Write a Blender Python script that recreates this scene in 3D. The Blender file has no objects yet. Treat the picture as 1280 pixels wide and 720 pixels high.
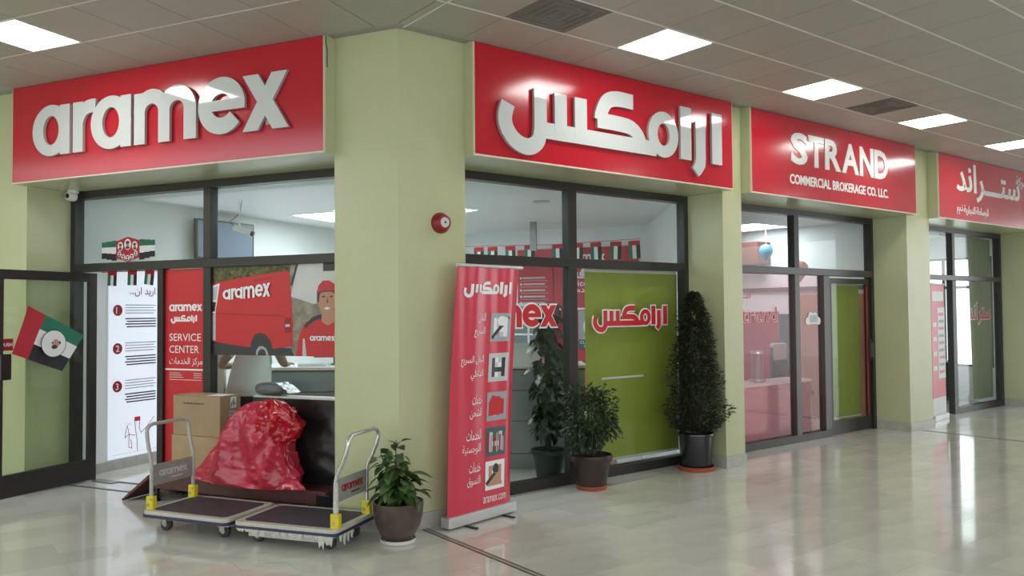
import bpy, bmesh, math, random
from mathutils import Vector, Matrix, noise

# ------------------------------------------------------------------ camera, world, exposure
scene = bpy.context.scene
COL = scene.collection
random.seed(7)
PITCH, ROLL, FPX = math.radians(1.6619), math.radians(-0.46428), 1001.76
cam_d = bpy.data.cameras.new('camera')
cam_d.sensor_width = 36.0
cam_d.lens = FPX / 1280 * 36.0
cam_d.clip_start = 0.05
cam = bpy.data.objects.new('camera', cam_d)
COL.objects.link(cam)
_f = Vector((0, math.cos(PITCH), math.sin(PITCH)))
_r0 = Vector((1, 0, 0))
_u0 = _r0.cross(_f)
_r = _r0 * math.cos(ROLL) + _u0 * math.sin(ROLL)
_u = -_r0 * math.sin(ROLL) + _u0 * math.cos(ROLL)
cam.matrix_world = Matrix(((_r.x, _u.x, -_f.x, 0), (_r.y, _u.y, -_f.y, 0), (_r.z, _u.z, -_f.z, 1.7), (0, 0, 0, 1)))
scene.camera = cam

world = bpy.data.worlds.new('world')
scene.world = world
world.use_nodes = True
world.node_tree.nodes['Background'].inputs[0].default_value = (0.93, 0.97, 1.0, 1)
world.node_tree.nodes['Background'].inputs[1].default_value = 2.2

vs = scene.view_settings
vs.view_transform = 'Standard'
vs.look = 'None'
vs.gamma = 1.0
vs.use_curve_mapping = False
vs.exposure = 0.33
PANEL_W = 14.5      # radiance of the concourse ceiling panels
SHOP_W = 10.0        # radiance of the shop ceiling panels

# ------------------------------------------------------------------ frames: the two shop fronts meet at about 120 degrees
aL, dL, aR, dR = math.radians(-66.817), 5.24493, math.radians(52.7775), 5.35887
def frame(xd, d):
    yd = Vector((-xd.y, xd.x, 0))
    o = yd * d
    return Matrix(((xd.x, yd.x, 0, o.x), (xd.y, yd.y, 0, o.y), (0, 0, 1, 0), (0, 0, 0, 1)))
MR = frame(Vector((math.sin(aR), math.cos(aR), 0)), dR)      # x along the right shop front, y into the shop
ML = frame(Vector((-math.sin(aL), -math.cos(aL), 0)), dL)    # x along the left shop front, y into the shop
MW = Matrix.Identity(4)
def WR(x, y, z=0): return MR @ Vector((x, y, z))
def WL(x, y, z=0): return ML @ Vector((x, y, z))
ZC, ZB, CO, GY = 3.911, 2.974, 0.12, 0.60                    # ceiling, beam underside, pillar set-back, glazing set-back

# ------------------------------------------------------------------ materials
def mat(name, rgb, rough=0.5, metal=0.0, spec=0.5, var=0.0, vscale=6.0, bump=0.0, bscale=60.0, coat=0.0, rnd=0.0,
        alpha=None, sub=None, stretch=None, trans=0.0):
    m = bpy.data.materials.new(name)
    m.use_nodes = True
    nt = m.node_tree
    b = nt.nodes['Principled BSDF']
    b.inputs['Base Color'].default_value = (*rgb, 1)
    b.inputs['Roughness'].default_value = rough
    b.inputs['Metallic'].default_value = metal
    b.inputs['Specular IOR Level'].default_value = spec
    b.inputs['Coat Weight'].default_value = coat
    b.inputs['Coat Roughness'].default_value = 0.05
    src = None
    if var or bump or rnd:
        tc = nt.nodes.new('ShaderNodeTexCoord')
        mp = nt.nodes.new('ShaderNodeMapping')
        if stretch: mp.inputs['Scale'].default_value = stretch
        nt.links.new(tc.outputs['Object'], mp.inputs['Vector'])
    if var:
        n = nt.nodes.new('ShaderNodeTexNoise')
        n.inputs['Scale'].default_value = vscale
        n.inputs['Detail'].default_value = 6
        n.inputs['Roughness'].default_value = 0.6
        nt.links.new(mp.outputs[0], n.inputs['Vector'])
        r = nt.nodes.new('ShaderNodeMapRange')
        r.inputs[1].default_value, r.inputs[2].default_value = 0.3, 0.7
        r.inputs[3].default_value, r.inputs[4].default_value = 1 - var, 1 + var
        nt.links.new(n.outputs[0], r.inputs[0])
        src = r.outputs[0]
    if rnd:
        oi = nt.nodes.new('ShaderNodeObjectInfo')
        r2 = nt.nodes.new('ShaderNodeMapRange')
        r2.inputs[3].default_value, r2.inputs[4].default_value = 1 - rnd, 1 + rnd
        nt.links.new(oi.outputs['Random'], r2.inputs[0])
        if src is None: src = r2.outputs[0]
        else:
            mu = nt.nodes.new('ShaderNodeMath'); mu.operation = 'MULTIPLY'
            nt.links.new(src, mu.inputs[0]); nt.links.new(r2.outputs[0], mu.inputs[1]); src = mu.outputs[0]
    if src is not None:
        mx = nt.nodes.new('ShaderNodeVectorMath'); mx.operation = 'SCALE'
        mx.inputs[0].default_value = rgb
        nt.links.new(src, mx.inputs['Scale'])
        nt.links.new(mx.outputs[0], b.inputs['Base Color'])
    if bump:
        n2 = nt.nodes.new('ShaderNodeTexNoise')
        n2.inputs['Scale'].default_value = bscale
        n2.inputs['Detail'].default_value = 4
        nt.links.new(mp.outputs[0], n2.inputs['Vector'])
        bp = nt.nodes.new('ShaderNodeBump')
        bp.inputs['Strength'].default_value = bump
        bp.inputs['Distance'].default_value = 0.01
        nt.links.new(n2.outputs[0], bp.inputs['Height'])
        nt.links.new(bp.outputs[0], b.inputs['Normal'])
    if trans:
        out = nt.nodes['Material Output']
        tl = nt.nodes.new('ShaderNodeBsdfTranslucent')
        tl.inputs[0].default_value = (*rgb, 1)
        ms = nt.nodes.new('ShaderNodeMixShader')
        ms.inputs[0].default_value = trans
        nt.links.new(b.outputs[0], ms.inputs[1]); nt.links.new(tl.outputs[0], ms.inputs[2])
        nt.links.new(ms.outputs[0], out.inputs[0])
    return m

def glass(name, tint=(0.94, 0.97, 0.96), ior=1.45, rough=0.0, extra=0.0, film=None):
    m = bpy.data.materials.new(name)
    m.use_nodes = True
    nt = m.node_tree
    nt.nodes.remove(nt.nodes['Principled BSDF'])
    out = nt.nodes['Material Output']
    t = nt.nodes.new('ShaderNodeBsdfTransparent'); t.inputs[0].default_value = (*tint, 1)
    g = nt.nodes.new('ShaderNodeBsdfGlossy'); g.inputs['Roughness'].default_value = rough
    lw = nt.nodes.new('ShaderNodeLayerWeight'); lw.inputs[0].default_value = 0.5
    pw = nt.nodes.new('ShaderNodeMath'); pw.operation = 'POWER'; pw.inputs[1].default_value = 4.5
    ml = nt.nodes.new('ShaderNodeMath'); ml.operation = 'MULTIPLY'; ml.inputs[1].default_value = 0.75
    ms = nt.nodes.new('ShaderNodeMixShader')
    ad = nt.nodes.new('ShaderNodeMath'); ad.operation = 'ADD'; ad.use_clamp = True; ad.inputs[1].default_value = 0.03 + extra
    nt.links.new(lw.outputs['Facing'], pw.inputs[0]); nt.links.new(pw.outputs[0], ml.inputs[0])
    nt.links.new(ml.outputs[0], ad.inputs[0]); nt.links.new(ad.outputs[0], ms.inputs[0])
    nt.links.new(t.outputs[0], ms.inputs[1]); nt.links.new(g.outputs[0], ms.inputs[2])
    last = ms
    if film:
        d = nt.nodes.new('ShaderNodeBsdfDiffuse'); d.inputs[0].default_value = (*film[0], 1)
        m2 = nt.nodes.new('ShaderNodeMixShader'); m2.inputs[0].default_value = film[1]
        nt.links.new(ms.outputs[0], m2.inputs[1]); nt.links.new(d.outputs[0], m2.inputs[2]); last = m2
    nt.links.new(last.outputs[0], out.inputs[0])
    return m

def emit(name, rgb, s):
    m = bpy.data.materials.new(name)
    m.use_nodes = True
    b = m.node_tree.nodes['Principled BSDF']
    b.inputs['Base Color'].default_value = (*rgb, 1)
    b.inputs['Emission Color'].default_value = (*rgb, 1)
    b.inputs['Emission Strength'].default_value = s
    return m

M = {}
M['wall'] = mat('pale green paint', (0.50, 0.52, 0.315), 0.27, var=0.04, vscale=1.5, bump=0.05, bscale=35)
M['wall2'] = mat('white wall paint', (0.74, 0.77, 0.78), 0.5, var=0.02, vscale=2)
M['skirt'] = mat('grey marble skirting', (0.42, 0.42, 0.38), 0.2, var=0.12, vscale=9)
M['floor'] = mat('polished marble tile', (0.68, 0.69, 0.625), 0.09, var=0.09, vscale=2.2, rnd=0.065, coat=0.35, stretch=(1, 2.2, 1))
M['floorb'] = mat('polished floor', (0.49, 0.49, 0.44), 0.12, var=0.1, vscale=1.6, coat=0.35)
M['joint'] = mat('dark joint strip', (0.09, 0.085, 0.08), 0.4)
M['strip'] = mat('steel strip', (0.35, 0.35, 0.35), 0.3, metal=0.8)
M['ceil'] = mat('ceiling tile', (0.405, 0.395, 0.345), 0.45, var=0.03, vscale=3, rnd=0.035)
M['ceilb'] = mat('ceiling backing', (0.38, 0.35, 0.32), 0.6)
M['rail'] = mat('ceiling rail', (0.72, 0.71, 0.68), 0.35)
M['vent'] = mat('ceiling vent', (0.19, 0.175, 0.16), 0.6)
M['lampframe'] = mat('lamp frame', (0.75, 0.75, 0.73), 0.4)
M['lamp'] = emit('lamp diffuser', (1.0, 0.985, 0.95), PANEL_W)
M['shoplamp'] = emit('shop lamp diffuser', (0.90, 0.96, 1.0), SHOP_W)
M['red'] = mat('red sign panel', (0.50, 0.010, 0.026), 0.17, spec=0.7, var=0.03, vscale=1.2)
M['edge'] = mat('pale sign edge', (0.72, 0.68, 0.55), 0.4)
M['letter'] = mat('white acrylic letter', (0.62, 0.65, 0.64), 0.05, spec=0.6)
M['letters'] = mat('letter side', (0.40, 0.36, 0.34), 0.4)
M['flat'] = mat('flat white lettering', (0.80, 0.82, 0.80), 0.25)
M['frame'] = mat('dark bronze aluminium', (0.026, 0.023, 0.022), 0.35, spec=0.5)
M['frame2'] = mat('grey aluminium', (0.10, 0.095, 0.095), 0.35, metal=0.4)
M['glass'] = glass('window glass')
M['glassd'] = glass('door glass', (0.90, 0.94, 0.90))
M['glassred'] = glass('red tinted film glass', (0.97, 0.86, 0.87), film=((0.75, 0.30, 0.36), 0.015))
M['print_red'] = mat('print red', (0.56, 0.022, 0.032), 0.35)
M['print_red2'] = mat('print deep red', (0.30, 0.010, 0.018), 0.35)
M['print_pink'] = mat('banner red', (0.62, 0.045, 0.085), 0.28, spec=0.6)
M['print_white'] = mat('print white', (0.82, 0.85, 0.87), 0.4)
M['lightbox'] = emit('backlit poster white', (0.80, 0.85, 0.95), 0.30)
M['print_grey'] = mat('print grey', (0.36, 0.38, 0.41), 0.4)
M['print_pale'] = mat('print pale grey', (0.55, 0.57, 0.58), 0.4)
M['print_dark'] = mat('print dark', (0.035, 0.035, 0.04), 0.4)
M['print_green'] = mat('print flag green', (0.012, 0.16, 0.085), 0.5)
M['print_black'] = mat('print black', (0.012, 0.012, 0.016), 0.5)
M['print_leaf'] = mat('print foliage', (0.09, 0.09, 0.03), 0.5, var=0.9, vscale=26)
M['print_sky'] = mat('print pale sky', (0.62, 0.64, 0.62), 0.4, var=0.05, vscale=5)
M['print_blur'] = mat('print blurred street', (0.27, 0.24, 0.19), 0.4, var=0.5, vscale=11)
M['print_skin'] = mat('print skin', (0.50, 0.27, 0.17), 0.5)
M['print_teal'] = mat('print teal', (0.05, 0.13, 0.13), 0.5)
M['flagred'] = mat('flag red cloth', (0.45, 0.012, 0.03), 0.6)
M['flaggreen'] = mat('flag green cloth', (0.01, 0.15, 0.09), 0.6)
M['flagwhite'] = mat('flag white cloth', (0.75, 0.76, 0.76), 0.6)
M['flagblack'] = mat('flag black cloth', (0.012, 0.013, 0.02), 0.6)
M['blind'] = mat('lime green blind', (0.40, 0.44, 0.07), 0.5, var=0.04, vscale=2, bump=0.12, bscale=90, stretch=(1, 1, 6), trans=0.25)
M['grey_metal'] = mat('grey painted tube', (0.42, 0.42, 0.38), 0.35, var=0.08, vscale=20)
M['chrome'] = mat('chrome tube', (0.62, 0.62, 0.60), 0.22, metal=0.7, var=0.12, vscale=25)
M['deck'] = mat('cream deck rim', (0.55, 0.54, 0.48), 0.4, var=0.1, vscale=14)
M['rubber'] = mat('dark violet rubber mat', (0.055, 0.05, 0.07), 0.6, var=0.2, vscale=25, bump=0.2, bscale=160)
M['bumper'] = mat('navy bumper', (0.03, 0.03, 0.075), 0.45)
M['yellow'] = mat('yellow bracket', (0.72, 0.60, 0.02), 0.4, var=0.1, vscale=30)
M['wheel'] = mat('black wheel rubber', (0.035, 0.035, 0.035), 0.6)
M['steel'] = mat('steel', (0.4, 0.4, 0.39), 0.35, metal=0.7)
M['plate'] = mat('grey name plate', (0.30, 0.30, 0.28), 0.35, var=0.12, vscale=18)
M['tape'] = mat('torn pale tape', (0.55, 0.55, 0.50), 0.5, var=0.2, vscale=30)
M['maroon'] = mat('maroon painted steel', (0.085, 0.026, 0.026), 0.4, var=0.25, vscale=12)
M['card'] = mat('brown cardboard', (0.36, 0.26, 0.15), 0.7, var=0.06, vscale=5, bump=0.03, bscale=120)
M['card2'] = mat('light cardboard', (0.42, 0.30, 0.17), 0.7, var=0.08, vscale=5)
M['cardtape'] = mat('parcel tape', (0.45, 0.36, 0.24), 0.25)
M['bag'] = mat('red plastic bag', (0.62, 0.035, 0.075), 0.24, spec=0.7, var=0.12, vscale=2.5, bump=0.12, bscale=9, trans=0.18)
M['bag2'] = mat('deep red plastic bag', (0.50, 0.008, 0.02), 0.2, spec=0.7, var=0.15, vscale=4, bump=0.12, bscale=12, trans=0.1)
M['blackwrap'] = mat('black stretch wrap', (0.012, 0.012, 0.013), 0.26, spec=0.6, bump=0.35, bscale=10)
M['greywrap'] = mat('grey wrapped parcel', (0.11, 0.12, 0.13), 0.35, bump=0.2, bscale=12)
M['clearwrap'] = glass('clear plastic film', (0.80, 0.84, 0.86), rough=0.35, extra=0.10)
M['potbrown'] = mat('glazed brown pot', (0.075, 0.05, 0.04), 0.3, var=0.5, vscale=6, coat=0.3)
M['potdark'] = mat('dark brown pot', (0.035, 0.018, 0.016), 0.3, coat=0.2)
M['potblack'] = mat('black plastic pot', (0.014, 0.015, 0.02), 0.25, spec=0.6)
M['potgreen'] = mat('dark green pot', (0.025, 0.045, 0.035), 0.4)
M['terra'] = mat('terracotta saucer', (0.34, 0.075, 0.035), 0.45)
M['saucer'] = mat('white saucer', (0.66, 0.66, 0.62), 0.35)
M['soil'] = mat('soil', (0.03, 0.022, 0.016), 0.9, bump=0.6, bscale=70)
M['stem'] = mat('plant stem', (0.045, 0.035, 0.02), 0.7)
M['leafA'] = mat('fresh green leaf', (0.065, 0.125, 0.035), 0.4, rnd=0.35, var=0.2, vscale=14, trans=0.15)
M['leafB'] = mat('dark glossy leaf', (0.03, 0.055, 0.022), 0.35, var=0.35, vscale=9, trans=0.1)
M['leafC'] = mat('dusty dark leaf', (0.04, 0.05, 0.024), 0.5, var=0.5, vscale=9, trans=0.1)
M['leafD'] = mat('pothos leaf', (0.02, 0.045, 0.02), 0.4, rnd=0.4, trans=0.1)
M['alarm'] = mat('red alarm plastic', (0.27, 0.012, 0.02), 0.35)
M['alarmw'] = mat('white alarm centre', (0.6, 0.6, 0.6), 0.35)
M['camw'] = mat('white camera shell', (0.72, 0.72, 0.70), 0.35)
M['black'] = mat('black plastic', (0.012, 0.012, 0.013), 0.3)
M['counter'] = mat('blue grey counter panel', (0.27, 0.315, 0.33), 0.4, var=0.03, vscale=4)
M['ctop'] = mat('white counter top', (0.75, 0.75, 0.73), 0.25)
M['redline'] = mat('maroon counter groove', (0.20, 0.03, 0.04), 0.4)
M['shop_red'] = mat('red display board', (0.50, 0.035, 0.06), 0.4)
M['strand_red'] = mat('glossy red partition', (0.36, 0.018, 0.04), 0.12, coat=0.4)
M['orange'] = mat('terracotta wall paint', (0.42, 0.16, 0.09), 0.5)
M['brown'] = mat('brown bulkhead', (0.16, 0.055, 0.045), 0.5)
M['balloonb'] = mat('blue balloon', (0.05, 0.25, 0.42), 0.2)
M['balloono'] = mat('orange balloon', (0.70, 0.17, 0.05), 0.25)
M['curtain'] = mat('olive grey curtain', (0.36, 0.37, 0.28), 0.7, trans=0.45)
M['shirt'] = mat('white t-shirt', (0.72, 0.78, 0.76), 0.8, bump=0.4, bscale=7)
M['jeans'] = mat('navy jeans', (0.018, 0.026, 0.05), 0.8)
M['skin'] = mat('skin', (0.33, 0.19, 0.13), 0.5)
M['hair'] = mat('black hair', (0.012, 0.010, 0.010), 0.6)
M['shoe'] = mat('dark shoe', (0.02, 0.02, 0.02), 0.5)
M['screen'] = mat('dark screen', (0.03, 0.035, 0.05), 0.1, spec=0.6)
M['screenb'] = emit('screen picture', (0.10, 0.14, 0.21), 0.35)
M['alu'] = mat('banner aluminium', (0.62, 0.63, 0.64), 0.3, metal=0.4)
M['beige'] = mat('beige post', (0.5, 0.47, 0.38), 0.5)
M['desk'] = mat('white desk', (0.7, 0.7, 0.69), 0.3)
M['shelfgrey'] = mat('grey glass cabinet', (0.16, 0.20, 0.22), 0.2)
M['parapet'] = mat('grey roof outside', (0.25, 0.26, 0.27), 0.7)

# ------------------------------------------------------------------ mesh builder
class MB:
    def __init__(s):
        s.v, s.f, s.m, s.mats = [], [], [], []
    def add(s, vs_, fs, m):
        if m not in s.mats: s.mats.append(m)
        k = s.mats.index(m); b = len(s.v)
        s.v += [Vector(p) for p in vs_]
        for f in fs:
            s.f.append([b + i for i in f]); s.m.append(k)
        return s
    def box(s, x0, x1, y0, y1, z0, z1, m):
        return s.add([(x, y, z) for z in (z0, z1) for y in (y0, y1) for x in (x0, x1)],
                     [(0, 2, 3, 1), (4, 5, 7, 6), (0, 1, 5, 4), (2, 6, 7, 3), (0, 4, 6, 2), (1, 3, 7, 5)], m)
    def prism(s, poly, y0, y1, m, side=None):
        """poly in (x, z), front at y0 (facing -y)"""
        a = sum(poly[i][0] * poly[(i + 1) % len(poly)][1] - poly[(i + 1) % len(poly)][0] * poly[i][1] for i in range(len(poly)))
        if a < 0: poly = poly[::-1]
        n = len(poly)
        vs_ = [(p[0], y0, p[1]) for p in poly] + [(p[0], y1, p[1]) for p in poly]
        s.add(vs_, [tuple(range(n)), tuple(range(2 * n - 1, n - 1, -1))], m)
        s.add(vs_, [(i, n + i, n + (i + 1) % n, (i + 1) % n) for i in range(n)], side or m)
        return s
    def flat(s, poly, z0, z1, m):
        """poly in (x, y), horizontal slab"""
        a = sum(poly[i][0] * poly[(i + 1) % len(poly)][1] - poly[(i + 1) % len(poly)][0] * poly[i][1] for i in range(len(poly)))
        if a < 0: poly = poly[::-1]
        n = len(poly)
        vs_ = [(p[0], p[1], z0) for p in poly] + [(p[0], p[1], z1) for p in poly]
        return s.add(vs_, [tuple(range(n - 1, -1, -1)), tuple(range(n, 2 * n))] + [(i, (i + 1) % n, n + (i + 1) % n, n + i) for i in range(n)], m)
    def ring(s, cx, cz, rx, rz, ix, iz, y0, y1, m, side=None, n=40, icx=None):
        icx = cx if icx is None else icx
        o = [(cx + rx * math.cos(2 * math.pi * i / n), cz + rz * math.sin(2 * math.pi * i / n)) for i in range(n)]
        q = [(icx + ix * math.cos(2 * math.pi * i / n), cz + iz * math.sin(2 * math.pi * i / n)) for i in range(n)]
        vs_ = [(p[0], y0, p[1]) for p in o] + [(p[0], y0, p[1]) for p in q] + [(p[0], y1, p[1]) for p in o] + [(p[0], y1, p[1]) for p in q]
        fr, sd = [], []
        for i in range(n):
            j = (i + 1) % n
            fr.append((i, j, n + j, n + i)); fr.append((2 * n + j, 2 * n + i, 3 * n + i, 3 * n + j))
            sd.append((j, i, 2 * n + i, 2 * n + j)); sd.append((n + i, n + j, 3 * n + j, 3 * n + i))
        s.add(vs_, fr, m); return s.add(vs_, sd, side or m)
    def disc(s, cx, cz, rx, rz, y0, y1, m, n=28):
        return s.prism([(cx + rx * math.cos(2 * math.pi * i / n), cz + rz * math.sin(2 * math.pi * i / n)) for i in range(n)], y0, y1, m)
    def stroke(s, pts, w, y0, y1, m, side=None, closed=False):
        n = len(pts); P = [Vector((p[0], p[1])) for p in pts]
        Lf, Rt = [], []
        for i in range(n):
            a = P[i - 1] if (i > 0 or closed) else None
            c = P[(i + 1) % n] if (i < n - 1 or closed) else None
            d1 = (P[i] - a).normalized() if a is not None else None
            d2 = (c - P[i]).normalized() if c is not None else None
            if d1 is None: d1 = d2
            if d2 is None: d2 = d1
            t = (d1 + d2)
            t = t.normalized() if t.length > 1e-6 else d1
            nn = Vector((-t.y, t.x)); k = max(0.45, nn.dot(Vector((-d1.y, d1.x))))
            Lf.append(P[i] + nn * (w / 2 / k)); Rt.append(P[i] - nn * (w / 2 / k))
        for i in range(n if closed else n - 1):
            j = (i + 1) % n
            q = [Rt[i], Rt[j], Lf[j], Lf[i]]
            vs_ = [(p.x, y0, p.y) for p in q] + [(p.x, y1, p.y) for p in q]
            s.add(vs_, [(0, 1, 2, 3), (7, 6, 5, 4)], m)
            sd = [(0, 4, 5, 1), (2, 6, 7, 3)]
            if not closed and i == 0: sd.append((3, 7, 4, 0))
            if not closed and i == n - 2: sd.append((1, 5, 6, 2))
            s.add(vs_, sd, side or m)
        return s
    def tube(s, path, r, m, n=10, cap=True):
        P = [Vector(p) for p in path]
        rr = r if isinstance(r, (list, tuple)) else [r] * len(P)
        up = Vector((0, 0, 1)); rings = []
        for i, p in enumerate(P):
            t = (P[min(i + 1, len(P) - 1)] - P[max(i - 1, 0)]).normalized()
            if i == 0:
                ref = up if abs(t.z) < 0.9 else Vector((1, 0, 0))
                u = t.cross(ref).normalized()
            else:
                u = (u - t * u.dot(t)).normalized()
            w = t.cross(u)
            rings.append([p + (u * math.cos(2 * math.pi * k / n) + w * math.sin(2 * math.pi * k / n)) * rr[i] for k in range(n)])
        vs_ = [q for g in rings for q in g]
        fs = [(i * n + k, i * n + (k + 1) % n, (i + 1) * n + (k + 1) % n, (i + 1) * n + k) for i in range(len(P) - 1) for k in range(n)]
        if cap: fs += [tuple(range(n - 1, -1, -1)), tuple((len(P) - 1) * n + k for k in range(n))]
        return s.add(vs_, fs, m)
    def lathe(s, prof, m, n=28, c=(0, 0, 0), axis='z'):
        vs_ = []
        for r, z in prof:
            for k in range(n):
                a = 2 * math.pi * k / n
                if axis == 'z': vs_.append((c[0] + r * math.cos(a), c[1] + r * math.sin(a), c[2] + z))
                elif axis == 'y': vs_.append((c[0] + r * math.cos(a), c[1] + z, c[2] - r * math.sin(a)))
                else: vs_.append((c[0] + z, c[1] + r * math.cos(a), c[2] + r * math.sin(a)))
        fs = [(i * n + k, i * n + (k + 1) % n, (i + 1) * n + (k + 1) % n, (i + 1) * n + k) for i in range(len(prof) - 1) for k in range(n)]
        fs += [tuple(range(n - 1, -1, -1)), tuple((len(prof) - 1) * n + k for k in range(n))]
        return s.add(vs_, fs, m)
    def map(s, fn):
        s.v = [Vector(fn(p)) for p in s.v]; return s
    def build(s, name, parent=None, smooth=False, bevel=0.0, matrix=None):
        me = bpy.data.meshes.new(name)
        me.from_pydata([tuple(p) for p in s.v], [], s.f)
        for m in s.mats: me.materials.append(M[m])
        me.polygons.foreach_set('material_index', s.m)
        if bevel:
            bm = bmesh.new(); bm.from_mesh(me)
            bmesh.ops.remove_doubles(bm, verts=bm.verts, dist=1e-6)
            bmesh.ops.bevel(bm, geom=[e for e in bm.edges if len(e.link_faces) == 2 and e.calc_face_angle(0) > 0.6], offset=bevel, segments=2, affect='EDGES', profile=0.5)
            bm.to_mesh(me); bm.free()
        if smooth:
            me.polygons.foreach_set('use_smooth', [True] * len(me.polygons))
            try: me.set_sharp_from_angle(angle=math.radians(40))
            except Exception: pass
        me.validate(); me.update()
        o = bpy.data.objects.new(name, me); COL.objects.link(o)
        if parent is not None: o.parent = parent
        if matrix is not None: o.matrix_world = matrix
        return o

def tag(o, label=None, cat=None, group=None, kind=None):
    if label: o['label'] = label
    if cat: o['category'] = cat
    if group: o['group'] = group
    if kind: o['kind'] = kind
    return o
def thing(name, label, cat, fr, loc, rz=0.0, group=None):
    e = bpy.data.objects.new(name, None); COL.objects.link(e)
    e.empty_display_size = 0.1
    e.matrix_world = fr @ Matrix.Translation(Vector(loc)) @ Matrix.Rotation(rz, 4, 'Z')
    return tag(e, label, cat, group)
def struct(name, mb, fr, label=None, **k):
    o = mb.build(name, matrix=fr, **k)
    return tag(o, label, None, None, 'structure')
def link_copy(src, parent, loc, rot=(0, 0, 0), scale=(1, 1, 1)):
    c = src.copy(); COL.objects.link(c); c.parent = parent
    c.location = loc; c.rotation_euler = rot; c.scale = scale
    return c
def copy_tree(o, parent=None):
    c = o.copy(); COL.objects.link(c)
    if parent is not None: c.parent = parent
    for ch in list(o.children): copy_tree(ch, c)
    return c

# ------------------------------------------------------------------ lettering
AR = {'ا': (0xFE8D, 2), 'ب': (0xFE8F, 4), 'ة': (0xFE93, 2), 'ت': (0xFE95, 4), 'ج': (0xFE9D, 4), 'ح': (0xFEA1, 4), 'خ': (0xFEA5, 4),
      'د': (0xFEA9, 2), 'ذ': (0xFEAB, 2), 'ر': (0xFEAD, 2), 'ز': (0xFEAF, 2), 'س': (0xFEB1, 4), 'ش': (0xFEB5, 4), 'ط': (0xFEC1, 4),
      'ع': (0xFEC9, 4), 'ق': (0xFED5, 4), 'ك': (0xFED9, 4), 'ل': (0xFEDD, 4), 'م': (0xFEE1, 4), 'ن': (0xFEE5, 4), 'ه': (0xFEE9, 4),
      'و': (0xFEED, 2), 'ي': (0xFEF1, 4), 'ـ': (0x640, 0)}
def arabic(t):
    out = []
    for i, ch in enumerate(t):
        if ch not in AR: out.append(ch); continue
        b, n = AR[ch]
        if n == 0: out.append(ch); continue
        pv = i > 0 and t[i - 1] in AR and AR[t[i - 1]][1] in (4, 0)
        nx = i < len(t) - 1 and t[i + 1] in AR and n == 4
        out.append(chr(b + (3 if pv and nx else 1 if pv else 2 if nx else 0)))
    return ''.join(reversed(out))
_tc = {}
def text_geo(body, bold):
    key = (body, bold)
    if key not in _tc:
        c = bpy.data.curves.new('lettering', 'FONT'); c.body = body; c.offset = bold; c.resolution_u = 3
        o = bpy.data.objects.new('lettering', c); COL.objects.link(o)
        dg = bpy.context.evaluated_depsgraph_get(); dg.update()
        me = o.evaluated_get(dg).to_mesh()
        _tc[key] = ([tuple(v.co) for v in me.vertices], [tuple(p.vertices) for p in me.polygons])
        bpy.data.objects.remove(o); bpy.data.curves.remove(c)
    return _tc[key]
def put_text(mb, body, x0, z0, m, w=None, h=None, y=0.0, depth=0.0, bold=0.0, x1=None):
    """fit the words into the box with lower left corner x0, z0 (or right edge x1)"""
    if any(ch in AR for ch in body): body = arabic(body)
    vs_, fs = text_geo(body, bold)
    if not vs_: return
    ax, bx_ = min(v[0] for v in vs_), max(v[0] for v in vs_)
    ay, by = min(v[1] for v in vs_), max(v[1] for v in vs_)
    sx = w / (bx_ - ax) if w else None
    sz = h / (by - ay) if h else None
    if sx is None: sx = sz
    if sz is None: sz = sx
    if x1 is not None: x0 = x1 - sx * (bx_ - ax)
    pts = [(x0 + (v[0] - ax) * sx, y, z0 + (v[1] - ay) * sz) for v in vs_]
    if not depth: mb.add(pts, fs, m); return
    n = len(pts)
    cnt = {}
    for f in fs:
        for i in range(len(f)):
            a, b = f[i], f[(i + 1) % len(f)]
            cnt[(a, b)] = 1
    side = [(a, b) for (a, b) in cnt if (b, a) not in cnt]
    mb.add(pts + [(p[0], y + depth, p[2]) for p in pts], list(fs) + [(b, a, a + n, b + n) for a, b in side], m)

def arc(cx, cz, rx, rz, a0, a1, n=24):
    return [(cx + rx * math.cos(math.radians(a0 + (a1 - a0) * i / n)), cz + rz * math.sin(math.radians(a0 + (a1 - a0) * i / n))) for i in range(n + 1)]
def curve(pts, k=6):
    out = []
    P = [pts[0]] + list(pts) + [pts[-1]]
    for i in range(1, len(P) - 2):
        p0, p1, p2, p3 = (Vector(P[j]) for j in (i - 1, i, i + 1, i + 2))
        for j in range(k):
            t = j / k
            q = 0.5 * ((2 * p1) + (p2 - p0) * t + (2 * p0 - 5 * p1 + 4 * p2 - p3) * t * t + (3 * p1 - p0 - 3 * p2 + p3) * t ** 3)
            out.append((q.x, q.y))
    out.append(tuple(pts[-1]))
    return out
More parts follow.
